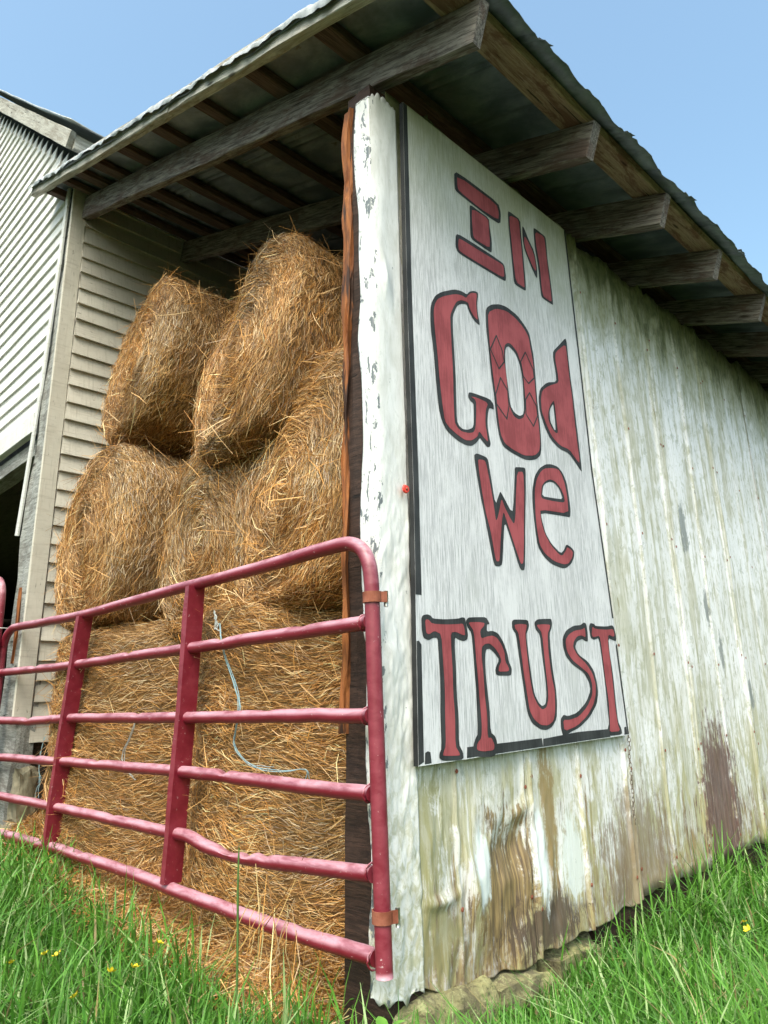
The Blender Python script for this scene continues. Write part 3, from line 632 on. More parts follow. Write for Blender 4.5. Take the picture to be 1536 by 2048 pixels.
# footing stones under the corner of the wall, and the rough sill behind them
def stone(name, loc, size, seed, mat, label=None, cat='stone', group=None, parent=None, rz=None):
    bm = bmesh.new(); bmesh.ops.create_cube(bm, size=2); bmesh.ops.subdivide_edges(bm, edges=bm.edges, cuts=13, use_grid_fill=True)
    V = np.array([v.co[:] for v in bm.verts])
    S = V / (np.linalg.norm(V, axis=1)[:, None] / 1.15); V = V * .72 + S * .28
    d = 1 + .13 * lnoise(V[:, 0] * 1.6 + V[:, 2], V[:, 1] * 1.6 - V[:, 2] * .7, seed) + .10 * fbm(V[:, 0] * 2.2, V[:, 1] * 2.2, V[:, 2] * 2.2, seed + 3, 4)
    V = V * d[:, None] * np.array(size)
    for v, c in zip(bm.verts, V): v.co = c
    me = bpy.data.meshes.new(name); bm.to_mesh(me); bm.free()
    o = link(name, me, mat, parent); o.location = loc; o.rotation_euler = (0, 0, rng.uniform(-.12, .12) if rz is None else rz)
    if label: tag(o, label, cat, group)
    return o
stone('footing_stone', (-.045, .23, -.175), (.095, .20, .12), 5, M['stone'], 'yellow mossy footing stone at the corner, below the gate end of the wall', 'stone', 'footing stones under the metal wall')
stone('footing_stone', (-.050, .62, -.195), (.095, .165, .105), 6, M['stone'], 'brown footing stone half hidden in grass, second from the corner', 'stone', 'footing stones under the metal wall')
stone('footing_stone', (-.055, .97, -.19), (.095, .17, .10), 7, M['stone'], 'footing stone deep in grass, third from the corner', 'stone', 'footing stones under the metal wall')
timber('sill_beam', (-.08, 1.17, -.14), (-.08, 7.9, -.12), .12, .34, M['dark_post'], shed, rough=.008)

# ================================================================== BARN (left)
barn = tag(empty('barn', (-3.3, 0, 0)), 'tall old white clapboard barn with dark doorway at the left', 'barn')
BX = 3.3
def bpar(o):                                            # parts were placed in world coordinates
    o.parent = barn; o.matrix_parent_inverse = Matrix.Translation((BX, 0, 0)); return o
_xz = np.array([1.0, 1.99, 2.43, 3.73, 4.55, 5.2, 9]); _xx = np.array([-3.62, -3.58, -3.49, -3.315, -3.24, -3.215, -3.2])
def xr_front(z): return float(np.interp(z, _xz, _xx))
EZ = 4.93; PITCH = .86                                  # eave height and roof pitch of the barn
def clap(name, p0, p1, up, expo, thick, mat, seed, lean=0):
    """one lapped board: local x along it, z up, y outward"""
    L = (Vector(p1) - Vector(p0)).length; n = max(2, int(L / .5)); x = np.linspace(0, L, n + 1)
    h = expo + .02
    sec = [(0.0, 0.0), (thick, 0.0), (thick * .98, .006), (.006, h), (0, h)]
    V = [np.stack([x, y + .003 * vnoise(x * 1.3, k, 0, seed) * (y > 0), z + .006 * fbm(x * 1.6, k * .2, 3, seed, 2)], -1) for k, (y, z) in enumerate(sec)]
    V = np.array(V); F = [list(map(int, q)) for q in grid_faces(5, n + 1, True)]
    m = n + 1; F += [[k * m for k in range(4, -1, -1)], [k * m + n for k in range(5)]]
    me = bpy.data.meshes.new(name); me.from_pydata(V.reshape(-1, 3).tolist(), [], F); me.update()
    return bpar(link(name, me, mat, None, basis(Vector(p1) - Vector(p0), up, p0)))
# front boards (local y must point to -Y: run them from right to left)
z = 2.90; k = 0
while z < 9.3:
    xr = xr_front(z + .05) - .045
    if z > EZ - .12: xr = min(xr, -3.215 - (z + .06 - EZ + .10) / PITCH)
    o = clap('siding_board', (-9.4, -.001, z), (xr, -.001, z + rng.uniform(-.004, .004)), (0, 0, 1), .122, -.016, M['siding_front'], 300 + k)
    z += .122; k += 1
# side boards inside the shed
z = .62; k = 0
def xs_side(z): return -3.20 - .04 * max(0, 3.7 - z)
while z < 4.8:
    gap = .0 if rng.random() > .1 else .012
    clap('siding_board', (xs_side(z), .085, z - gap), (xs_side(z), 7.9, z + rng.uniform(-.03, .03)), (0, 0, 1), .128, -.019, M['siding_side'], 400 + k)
    z += .128; k += 1
# corner boards and posts
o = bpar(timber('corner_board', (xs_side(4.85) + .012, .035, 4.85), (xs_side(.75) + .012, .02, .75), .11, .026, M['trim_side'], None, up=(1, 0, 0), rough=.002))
pts = [(xr_front(z_) - .022, -.03, z_) for z_ in (4.88, 4.0, 3.0, 2.0)]
for a, b in zip(pts[:-1], pts[1:]):
    bpar(timber('corner_trim', a, b, .05, .018, M['trim'], None, up=(0, -1, 0), rough=.002))
bpar(post('corner_post', -3.33, -3.235, -3.72, -3.335, -.008, .12, -.15, 4.85, M['grey_post'], None, 91, .010))
bpar(post('bare_wood_patch', -3.475, -3.44, -3.50, -3.46, -.022, .02, 1.12, 1.62, M['orange'], None, 92, .010, 20))
# rake board, eave board, roof
ra = Vector((-3.06, -.12, EZ - .03)); rb = ra + Vector((-1, 0, PITCH)) * 6.2
ndir = Vector((PITCH, 0, 1)).normalized()
bpar(timber('rake_board', ra, rb, .04, .13, M['fascia'], None, up=ndir, rough=.004))
bpar(timber('rake_soffit', ra + Vector((-.1, .062, .02)), rb + Vector((0, .062, 0)), .08, .03, M['fascia'], None, up=ndir))
bpar(timber('eave_fascia', (-3.06, -.098, EZ - .035), (-3.06, 8.2, EZ - .035), .03, .13, M['fascia'], None, up=(0, 0, 1), rough=.003))
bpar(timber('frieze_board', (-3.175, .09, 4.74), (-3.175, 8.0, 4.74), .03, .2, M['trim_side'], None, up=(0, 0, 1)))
nx, ny = 30, 50
U, W_ = np.meshgrid(np.linspace(0, 6.3, nx), np.linspace(-.17, 8.3, ny), indexing='ij')
h = .10 + .006 * fbm(U * 2, W_ * 3, 0, 95) + .01 * np.clip(1 - np.abs(((W_ * 2.5) % 1) - .5) / .1, 0, 1)
Pz = np.stack([-3.02 - U + ndir.x * h, W_, EZ - .03 + PITCH * U + ndir.z * h], -1)
o = bpar(link('roof', mesh_np('barn_roof', Pz.reshape(-1, 3), grid_faces(nx, ny)[:, ::-1], smooth=True), M['rake']))
s = o.modifiers.new('thick', 'SOLIDIFY'); s.thickness = .012; s.offset = -1
U2 = U.copy(); Pz2 = np.stack([-3.02 - 6.3 - U * 1.0, W_, EZ - .03 + PITCH * (6.3 - U) + ndir.z * h], -1)
bpar(link('roof', mesh_np('barn_roof_far', Pz2.reshape(-1, 3), grid_faces(nx, ny)[:, ::-1], smooth=True), M['roof']))
# doorway: header, soffit board, jambs, dark interior
bpar(timber('door_header', (-9.2, -.018, 2.815), (xr_front(2.8) - .05, -.018, 2.815), .05, .15, M['trim'], None))
bpar(timber('door_lintel', (-9.2, .09, 2.66), (xr_front(2.8) - .02, .09, 2.66), .14, .12, M['grey_post'], None))
def slab(name, a, b, mat):
    x0, y0, z0 = a; x1, y1, z1 = b
    V = [(x0, y0, z0), (x1, y0, z0), (x1, y1, z0), (x0, y1, z0), (x0, y0, z1), (x1, y0, z1), (x1, y1, z1), (x0, y1, z1)]
    return bpar(link(name, mesh_np(name, V, [(0, 3, 2, 1), (4, 5, 6, 7), (0, 1, 5, 4), (1, 2, 6, 5), (2, 3, 7, 6), (3, 0, 4, 7)]), mat))
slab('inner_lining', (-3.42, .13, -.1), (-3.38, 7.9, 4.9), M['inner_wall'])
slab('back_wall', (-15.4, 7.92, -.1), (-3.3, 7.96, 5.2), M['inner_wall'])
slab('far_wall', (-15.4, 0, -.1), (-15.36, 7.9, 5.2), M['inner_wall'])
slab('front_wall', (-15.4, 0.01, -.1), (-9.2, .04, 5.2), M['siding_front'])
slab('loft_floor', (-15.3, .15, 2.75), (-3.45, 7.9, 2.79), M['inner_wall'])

# ================================================================== SIGN
sign = tag(empty('painted_sign', (.045, .12, .63)), 'tall weathered white plywood sign with red lettering on the metal wall', 'sign')
SO = Vector((.045, .12, .63))
def spar(o, par=None):
    o.parent = par or sign
    if par is None: o.matrix_parent_inverse = Matrix.Translation(-SO)
    else: o.matrix_parent_inverse = Matrix.Identity(4)
    return o
def plate(name, poly, x0, x1, mat, mat_edge=None):
    """flat board from a (y, z) outline between two x"""
    n = len(poly)
    V = [(x1, y, z) for y, z in poly] + [(x0, y, z) for y, z in poly]
    F = [list(range(n)), list(range(2 * n - 1, n - 1, -1))] + [[i, i + n, (i + 1) % n + n, (i + 1) % n] for i in range(n)]
    me = bpy.data.meshes.new(name); me.from_pydata(V, [], F); me.update()
    me.materials.append(mat)
    if mat_edge:
        me.materials.append(mat_edge)
        for p in me.polygons[1:]: p.material_index = 1
    bm = bmesh.new(); bm.from_mesh(me); bmesh.ops.recalc_face_normals(bm, faces=bm.faces); bm.to_mesh(me); bm.free()
    return link(name, me)
spar(plate('board', [(.106, .620), (.6, .632), (1.476, .652), (1.447, 1.147), (1.392, 1.87), (1.384, 2.34), (1.362, 3.180), (.148, 3.190), (.132, 2.275), (.129, 1.495), (.120, 1.146)], .024, .045, M['sign'], M['edge']))
def flat(name, outer, holes, x, mat, parent=None):
    from mathutils.geometry import tessellate_polygon
    loops = [[Vector((0, y, z)) for y, z in outer]] + [[Vector((0, y, z)) for y, z in h] for h in holes]
    allv = [v for l in loops for v in l]; tris = tessellate_polygon(loops)
    F = []
    for a, b, c in tris:
        nx = (allv[b] - allv[a]).cross(allv[c] - allv[a]).x
        F.append((a, b, c) if nx > 0 else (a, c, b))
    me = bpy.data.meshes.new(name); me.from_pydata([(x, v.y, v.z) for v in allv], [], F); me.update()
    o = link(name, me, mat); return spar(o, parent)
def pts2(a): return [(a[i] / 1000, a[i + 1] / 1000) for i in range(0, len(a), 2)]
def soften(p, r=.18):
    out = []
    n = len(p)
    for i in range(n):
        a, b, c = p[i - 1], p[i], p[(i + 1) % n]
        out.append((b[0] + (a[0] - b[0]) * r, b[1] + (a[1] - b[1]) * r)); out.append((b[0] + (c[0] - b[0]) * r, b[1] + (c[1] - b[1]) * r))
    return out
letter_of = {}
for nm, outer, red, hol, rhol in LETTERS:
    L_ = flat('letter_outline', soften(pts2(outer)), [soften(pts2(h)) for h in hol], .0462, M['black'])
    letter_of[nm] = L_
    flat('letter_fill', soften(pts2(red)), [soften(pts2(h)) for h in rhol], .0471, M['red'], L_)
wid = .0035
for dmd in DIAMONDS:                                    # thin dark lozenges on the O
    p = pts2(dmd); n = len(p)
    V, F = [], []
    for i in range(n):
        a, b = Vector((*p[i], 0)), Vector((*p[(i + 1) % n], 0)); d = (b - a).normalized(); s = Vector((-d.y, d.x, 0)) * wid
        for q in (a - d * .002 - s, b + d * .002 - s, b + d * .002 + s, a - d * .002 + s): V.append((.0477 + .0001 * i, q.x, q.y))
        F.append([4 * i, 4 * i + 1, 4 * i + 2, 4 * i + 3])
    me = bpy.data.meshes.new('lozenge_line'); me.from_pydata(V, [], F); me.update()
    spar(link('lozenge_line', me, M['black']), letter_of['O'])
def stripe(poly, x=.0459): return flat('border_stripe', poly, [], x, M['black'])
stripe([(.1208, 1.165), (.150, 1.165), (.157, 1.6), (.158, 2.275), (.172, 3.188), (.1483, 3.188), (.1323, 2.275), (.1293, 1.495)])
stripe([(.1065, .622), (.132, .632), (.140, 1.0), (.128, 1.012), (.1172, 1.01)])
stripe([(1.4455, 1.165), (1.4320, 1.165), (1.378, 1.87), (1.369, 2.34), (1.348, 3.178), (1.3615, 3.178), (1.3835, 2.34), (1.3915, 1.87)])
stripe([(1.4755, .655), (1.463, .655), (1.438, 1.04), (1.4515, 1.05)])
for y0, y1 in ((.135, .168), (.262, .287), (.345, .80), (.80, 1.31), (1.435, 1.462)):
    za, zb_ = .622 + (y0 - .1) * .0225, .622 + (y1 - .1) * .0225
    stripe([(y0, za + .002), (y1, zb_ + .002), (y1 - .004, zb_ + .034 + rng.uniform(-.004, .006)), ((y0 + y1) / 2, (za + zb_) / 2 + .036 + rng.uniform(-.003, .006)), (y0 + .004, za + .034 + rng.uniform(-.004, .004))])
# orange red cap nailed at the sign's left edge
bm = bmesh.new(); bmesh.ops.create_cone(bm, cap_ends=True, segments=20, radius1=.016, radius2=.013, depth=.006)
bmesh.ops.rotate(bm, verts=bm.verts, cent=(0, 0, 0), matrix=Matrix.Rotation(math.pi / 2, 3, 'Y'))
me = bpy.data.meshes.new('nail_cap'); bm.to_mesh(me); bm.free()
o = link('nail_cap', me, M['cap']); o.location = (.032, .105, 1.533); tag(o, 'small round orange red cap on the flashing beside the sign', 'nail cap')
bm = bmesh.new(); bmesh.ops.create_icosphere(bm, subdivisions=2, radius=.005); me = bpy.data.meshes.new('nail_head'); bm.to_mesh(me); bm.free()
q = link('nail_head', me, M['rust'], o); q.location = (.004, 0, 0)
# chain hanging below the sign's right corner
ch = tag(empty('chain', (.035, 1.488, .66)), 'thin rusty chain hanging below the right corner of the sign', 'chain')
th = np.linspace(0, 2 * math.pi, 15)
loop = np.stack([0 * th, .006 * np.cos(th), .0115 * np.sin(th)], -1)
lk = None
for i in range(21):
    if lk is None: lk = tube('link', loop, .0016, M['chain'], ch, 6, False); o = lk
    else: o = lk.copy(); COL.objects.link(o)
    o.parent = ch; o.location = (.002 * math.sin(i), -.0011 * i + .002 * math.sin(i * .7), -.0178 * i - .012); o.rotation_euler = (.06 * math.sin(i * 1.3), 0, (math.pi / 2 if i % 2 else .25) + .2 * math.sin(i))

# ================================================================== GATE
def gate_rail(name, ctrl, dents, parent, seed, rad=.0235, x0=-3.46, x1=.030, y=-.08):
    c = np.array(ctrl); n = 170; x = np.linspace(x0, x1, n)
    z = np.interp(x, c[:, 0], c[:, 1]); ker = np.hanning(9); ker /= ker.sum()
    z = np.convolve(np.pad(z, 4, mode='edge'), ker, 'valid') + .0035 * fbm(x * 1.6, seed, 0, 101) + .0012 * fbm(x * 9, seed, 2, 102)
    yy = y + .004 * fbm(x * 1.3, seed, 4, 103)
    R = np.full(n, rad) * (1 + .015 * fbm(x * 8, seed, 7, 104))
    P = np.stack([x, yy, z], -1)
    def rf(V, P_):
        D = V - P_[None]
        for (dx, amt, wd) in dents:
            g = np.exp(-((P_[:, 0] - dx) / wd) ** 2)[None, :]
            up = np.clip(D[..., 2] / rad, 0, 1)
            D[..., 2] -= g * up * amt; D[..., 1] -= g * amt * .25 * up
        return P_[None] + D
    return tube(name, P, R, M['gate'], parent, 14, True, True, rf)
gate = tag(empty('farm_gate', (-1.7, -.08, .08)), 'long maroon tubular steel farm gate with dented rails across the hay', 'gate')
def gpar(o, par=None):
    if par is None: o.parent = gate; o.matrix_parent_inverse = Matrix.Translation((1.7, .08, -.08))
    else: o.parent = par
    return o
fr = [(.066, .085), (.060, .4), (.052, .8), (.046, 1.13), (.044, 1.19), (.034, 1.25), (.008, 1.296), (-.035, 1.324), (-.09, 1.334), (-.2, 1.333), (-.48, 1.326), (-1.09, 1.322), (-2.0, 1.310), (-2.7, 1.318), (-3.22, 1.335), (-3.33, 1.330), (-3.41, 1.30), (-3.455, 1.25), (-3.475, 1.17), (-3.475, .8), (-3.46, .08)]
P = spline([(a, -.08, b) for a, b in fr], 330)
P[:, 2] += .002 * fbm(P[:, 0] * 3, 0, 0, 110); P[:, 1] += .003 * fbm(P[:, 0] * 1.5, 2, 0, 111)
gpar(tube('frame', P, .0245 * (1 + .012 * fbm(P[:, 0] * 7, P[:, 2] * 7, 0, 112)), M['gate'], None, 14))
gpar(gate_rail('rail', [(-3.5, 1.063), (-2.27, 1.048), (-1.62, 1.05), (-.84, 1.053), (.03, 1.063)], [(-1.62, .016, .025), (-.82, .014, .022), (-2.85, .016, .04), (-.3, .005, .03)], None, 1))
gpar(gate_rail('rail', [(-3.5, .766), (-2.9, .757), (-2.27, .774), (-1.1, .777), (.03, .779)], [(-2.88, .018, .045), (-.5, .006, .04), (-1.5, .007, .03)], None, 2))
gpar(gate_rail('rail', [(-3.5, .544), (-2.29, .555), (-1.1, .566), (-.77, .568), (.03, .557)], [(-.77, .018, .022), (-1.9, .010, .03), (-2.7, .008, .03)], None, 3))
gpar(gate_rail('rail', [(-3.5, .325), (-2.24, .334), (-1.16, .337), (-1.02, .338), (-.88, .312), (-.62, .303), (-.32, .323), (.03, .343)], [(-.72, .024, .06), (-.60, .018, .03), (-.50, .010, .03), (-1.7, .007, .03)], None, 4))
gpar(gate_rail('rail', [(-3.5, .118), (-2.26, .146), (-1.64, .142), (-1.14, .134), (-.75, .127), (.04, .118)], [(-2.0, .006, .03), (-.3, .004, .03)], None, 5, .0245))
def brace(xt, zt, xb, zb, kink, seed):
    z = np.linspace(zb, zt, 50); f = (z - zb) / (zt - zb)
    x = xb + (xt - xb) * f + kink * np.sin(f * math.pi) * .5 + .003 * fbm(z * 5, seed, 0, 120)
    sec = [(-.030, .034), (-.030, .038), (.004, .038), (.004, -.038), (-.030, -.038), (-.030, -.034), (0, -.034), (0, .034)]
    V = np.array([np.stack([x + a, np.full_like(z, -.08 + b) + .002 * fbm(z * 6, a * 40, seed, 121), z], -1) for a, b in sec])
    F = [list(map(int, q)) for q in grid_faces(8, 50, True)]; F += [[k * 50 for k in range(7, -1, -1)], [k * 50 + 49 for k in range(8)]]
    me = bpy.data.meshes.new('brace'); me.from_pydata(V.reshape(-1, 3).tolist(), [], F); me.update()
    bm = bmesh.new(); bm.from_mesh(me); bmesh.ops.recalc_face_normals(bm, faces=bm.faces); bm.to_mesh(me); bm.free()
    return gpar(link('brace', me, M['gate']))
brace(-1.032, 1.312, -1.125, .150, .01, 1)
brace(-2.175, 1.298, -2.385, .150, -.01, 2)
for zc, xo in ((1.138, .047), (.236, .063)):            # hinge straps
    bm = bmesh.new()
    ang = np.linspace(math.radians(-200), math.radians(25), 20); R = .0275
    prof = [(xo + R * math.cos(a), -.08 + R * math.sin(a)) for a in ang]
    prof = [(xo - R - .014, -.07)] + prof + [(xo + .030, -.060), (xo + .034, -.050)] if zc > 1 else prof + [(xo + .029, -.060), (xo + .032, -.052)]
    V = []; F = []
    pp = np.array(prof); tt = np.gradient(pp, axis=0); tt /= np.linalg.norm(tt, axis=1)[:, None] + 1e-9; nn = np.stack([tt[:, 1], -tt[:, 0]], -1)
    out = pp + nn * .0035; n = len(pp)
    for arr in (pp, out):
        for zz_ in (zc - .017, zc + .017):
            for a in arr: V.append((a[0], a[1], zz_))
    for i in range(n - 1):
        F += [[i, i + 1, n + i + 1, n + i], [2 * n + i, 3 * n + i, 3 * n + i + 1, 2 * n + i + 1], [i, 2 * n + i, 2 * n + i + 1, i + 1], [n + i, n + i + 1, 3 * n + i + 1, 3 * n + i]]
    F += [[0, n, 3 * n, 2 * n], [n - 1, 3 * n - 1, 4 * n - 1, 2 * n - 1]]
    me = bpy.data.meshes.new('hinge_strap'); me.from_pydata(V, [], F); me.update()
    bm.from_mesh(me); bmesh.ops.recalc_face_normals(bm, faces=bm.faces); bm.to_mesh(me); bm.free()
    hs = gpar(link('hinge_strap', me, M['rust'])); 
    bo = tube('bolt', [(xo + .026, -.046, zc - .030), (xo + .026, -.046, zc - .02), (xo + .026, -.046, zc + .02)], .007, M['bolt'], None, 8)
    bo.parent = hs; bo.matrix_parent_inverse = Matrix.Translation((1.7, .08, -.08)) if False else Matrix.Identity(4)
for zc in (1.062, .779, .557, .343, .119):                # weld beads where the rails meet the end post
    xw = .030 + (1.13 - zc) * .018
    n_ = 18; th_ = np.linspace(0, 2 * math.pi, n_)
    P_ = np.stack([xw - .024 + .003 * np.sin(th_ * 7), -.08 + .0255 * np.cos(th_), zc + .0255 * np.sin(th_)], -1)
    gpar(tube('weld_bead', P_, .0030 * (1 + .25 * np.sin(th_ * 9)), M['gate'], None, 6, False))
# neighbouring gate at the left edge
g2 = tag(empty('farm_gate', (-4.2, -.1, .1)), 'second maroon tube gate at the left edge, only its rounded corner showing', 'gate')
fr = [(-3.50, .1), (-3.475, .7), (-3.45, 1.25), (-3.445, 1.50), (-3.465, 1.60), (-3.52, 1.66), (-3.62, 1.685), (-3.8, 1.69), (-4.6, 1.69), (-5.4, 1.69)]
P = spline([(a, -.13, b) for a, b in fr], 150)
def g2par(o): o.parent = g2; o.matrix_parent_inverse = Matrix.Translation((4.2, .1, -.1)); return o
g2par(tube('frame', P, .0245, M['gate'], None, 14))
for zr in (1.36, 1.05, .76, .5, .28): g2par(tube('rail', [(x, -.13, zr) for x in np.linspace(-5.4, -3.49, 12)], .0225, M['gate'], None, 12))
tag(tube('tie_wire', spline([(-3.46, -.165, 1.335), (-3.41, -.13, 1.34), (-3.40, -.05, 1.34), (-3.42, -.01, 1.345)], 16), .004, M['bolt'], None, 6), 'short wire tying the left gate to the barn post', 'wire')

# ================================================================== HAY
HAYC = np.array([(.46, .255, .095), (.35, .170, .050), (.26, .110, .026), (.58, .385, .20), (.13, .058, .018), (.32, .21, .13), (.41, .19, .043)])
HAYW = np.array([.22, .22, .16, .13, .10, .07, .10]); HAYW = HAYW / HAYW.sum()
def hay_cols(n, mul=1.0):
    c = HAYC[rng.choice(len(HAYC), n, p=HAYW)] * rng.uniform(.95, 1.65, n)[:, None] * mul
    return np.clip(c, .01, .9)
def strands(name, P, nrm_, dir_, parent, mul=1.0, lmin=.025, lmax=.085, wmin=.0014, wmax=.0030, lift=.007, splay=.08, tint=None):
    """curved hay stalks lying on a surface: points, normals and lay directions"""
    n = len(P); L = rng.uniform(lmin, lmax, n)
    k = 3; s = np.linspace(-.5, .5, k)
    up0 = rng.normal(0, splay, n)[:, None]; cur = rng.normal(0, .22, n)[:, None]; side = np.cross(nrm_, dir_)
    lf = (np.abs(rng.normal(0, 1, n)) * lift)[:, None]
    sl = s[None] * L[:, None]
    Q = P[:, None] + dir_[:, None] * sl[..., None] + nrm_[:, None] * (lf + up0 * sl + np.abs(cur) * (.12 - (s[None] * 2) ** 2 * .10) * L[:, None])[..., None] + side[:, None] * (cur * (s[None] ** 2) * L[:, None] * 1.5)[..., None]
    a = rng.normal(0, .7, n)[:, None]
    sd_ = side * np.cos(a) + nrm_ * np.sin(a)
    W = rng.uniform(wmin, wmax, n)[:, None] * np.array([.6, 1, .5])[None]
    C = hay_cols(n, mul)
    if tint is not None: C = np.clip(C * tint, .008, .9)
    return ribbons(name, Q, np.repeat(sd_[:, None], k, 1), W, C, M['straw'], parent)
def make_bale(label, kind, c, R, L, seed, n_str, u_max, e=.17, dome=.05, squash=(1, 1), thr=None, mul=1.0, tilt=(0, 0), rot=(0, 0, 0), flat_top=2.0):
    """round bale: kind 'y' lies with its coiled end toward -Y, kind 'z' stands on end. c = centre of that end (or of the top)"""
    root = tag(empty('round_bale', c), label, 'hay bale', 'round hay bales stacked in the shed'); root.rotation_euler = rot
    aL, bL, cL = R - e, e * math.pi / 2, L - 2 * e; tot = 2 * aL + 2 * bL + cL
    def prof(u):
        s = u * tot; r = np.zeros_like(s); h = np.zeros_like(s)
        m1 = s < aL; m2 = (s >= aL) & (s < aL + bL); m3 = (s >= aL + bL) & (s < aL + bL + cL); m4 = (s >= aL + bL + cL) & (s < aL + 2 * bL + cL); m5 = s >= aL + 2 * bL + cL
        r[m1] = s[m1]; q = (s[m2] - aL) / e; r[m2] = aL + e * np.sin(q); h[m2] = e * (1 - np.cos(q))
        r[m3] = R; h[m3] = e + s[m3] - aL - bL; q = (s[m4] - aL - bL - cL) / e; r[m4] = aL + e * np.cos(q); h[m4] = L - e + e * np.sin(q)
        r[m5] = np.maximum(0, tot - s[m5]); h[m5] = L
        return r, h
    def surf(u, th):
        r, h = prof(u); h = h - dome * np.clip(1 - (r / R) ** 2, 0, 1) * (h < L * .5)
        ct, st = np.cos(th), np.sin(th)
        k = 1 + .045 * fbm(ct * 1.3 + seed, st * 1.3, h * 1.4, seed, 3)
        h = h + .022 * fbm(r * ct * 2.4, r * st * 2.4, seed, seed + 5, 3) + .009 * np.sin(r * 38 + th) * (h < L * .2)
        a, b = r * ct * k * squash[0], r * st * k * squash[1]
        if kind == 'y':
            b = np.where(b < -R * .78, -R * .78 + (b + R * .78) * .4, b); b = np.where(b > R * flat_top, R * flat_top + (b - R * flat_top) * .45, b)
            return np.stack([a + tilt[0] * h, h, b + tilt[1] * h], -1)
        return np.stack([a, b, -h], -1)
    nu, nth = 60, 90
    U, TH = np.meshgrid(np.linspace(0.0005, .9995, nu), np.arange(nth) / nth * 2 * math.pi, indexing='ij')
    V = surf(U, TH); nrm0 = V / (np.linalg.norm(V, axis=-1, keepdims=True) + 1e-9)
    F = grid_faces(nth, nu, True)
    Vt = np.transpose(V, (1, 0, 2)).reshape(-1, 3)
    me = mesh_np('bale_core', Vt, F if kind == 'y' else F[:, ::-1], smooth=True)
    link('bale_core', me, M['soil_hay'], root)
    # stalks
    n = n_str * 3
    u = rng.uniform(0.002, u_max, n); r, h = prof(u)
    keep = rng.uniform(0, 1, n) < (r / R + .03); u = u[keep][:n_str]; n = len(u)
    th = rng.uniform(0, 2 * math.pi, n) if thr is None else rng.uniform(thr[0], thr[1], n)
    ep = 1e-3
    P0 = surf(u, th); dt = surf(u, th + ep) - P0; du = surf(np.minimum(u + ep, .999), th) - P0
    dt /= np.linalg.norm(dt, axis=1)[:, None] + 1e-9; N = np.cross(dt, du); N /= np.linalg.norm(N, axis=1)[:, None] + 1e-9
    cen = np.array([0, L / 2, 0]) if kind == 'y' else np.array([0, 0, -L / 2])
    N *= np.sign(((P0 - cen) * N).sum(1))[:, None]
    b = np.cross(N, dt)
    ph = rng.normal(0, .30, n) + .35 * vnoise(P0[:, 0] * 5, P0[:, 1] * 5, P0[:, 2] * 5, seed)
    wild = rng.random(n) < .08; ph[wild] = rng.uniform(-1.5, 1.5, wild.sum())
    D = dt * np.cos(ph)[:, None] + b * np.sin(ph)[:, None]
    pt = fbm(P0[:, 0] * 4, P0[:, 1] * 4, P0[:, 2] * 4, seed + 9, 3)
    tint = 1 + .30 * pt[:, None] * np.array([1, 1.05, 1.1])
    grey = np.clip(fbm(P0[:, 0] * 2.2, P0[:, 1] * 2.2, P0[:, 2] * 2.2, seed + 19, 2) - .15, 0, .6)[:, None]
    tint = tint * (1 + grey * np.array([-.25, .0, .55]))
    o = strands('hay_stalks', P0, N, D, root, mul, tint=tint); tag(o, kind='stuff')
    m = n // 40; i = rng.integers(0, n, m)               # long loose stalks standing off
    D2 = D[i] + N[i] * rng.normal(.22, .25, m)[:, None] + rng.normal(0, .5, (m, 3)) + np.array([0, 0, -.3]); D2 /= np.linalg.norm(D2, axis=1)[:, None]
    o = strands('loose_stalks', P0[i] + N[i] * .008, N[i], D2, root, 1.2, .10, .26, .0022, .004, .012, .2); tag(o, kind='stuff')
    return root
Y = 'y'
make_bale('hay bale standing on end behind the gate, right one of the bottom row', 'z', (-.965, .76, 1.24), .755, 1.45, 1, 66000, .80, .12, .02, thr=(-3.6, .75), mul=1.12)
make_bale('hay bale standing on end behind the gate, left one of the bottom row', 'z', (-2.47, .72, 1.27), .775, 1.48, 2, 60000, .80, .12, .02, thr=(-3.6, .9), mul=1.12)
make_bale('round bale in the middle row against the barn siding, coiled end showing', Y, (-2.52, .04, 1.78), .60, 1.1, 3, 58000, .66, .08, .04, squash=(.90, 1.05), rot=(-.05, 0, -.08), flat_top=.88)
make_bale('round bale in the middle row sunk between its two neighbours', Y, (-1.50, .22, 1.66), .58, 1.1, 4, 44000, .60, .09, .04, rot=(-.06, 0, -.08), squash=(.95, 1.04))
make_bale('round bale in the middle row beside the corner post', Y, (-.67, .15, 1.72), .58, 1.0, 5, 56000, .66, .08, .03, squash=(.86, 1.10), rot=(-.15, 0, -.10))
make_bale('smaller round bale at the top left under the roof', Y, (-2.40, .20, 2.94), .60, 1.2, 6, 60000, .70, .07, .03, squash=(.97, 1.02), rot=(-.14, 0, -.14))
make_bale('highest round bale, leaning at the top right under the roof', Y, (-1.14, .18, 2.55), .63, 1.2, 7, 70000, .70, .07, .03, squash=(.80, 1.10), rot=(-.22, 0, -.14))
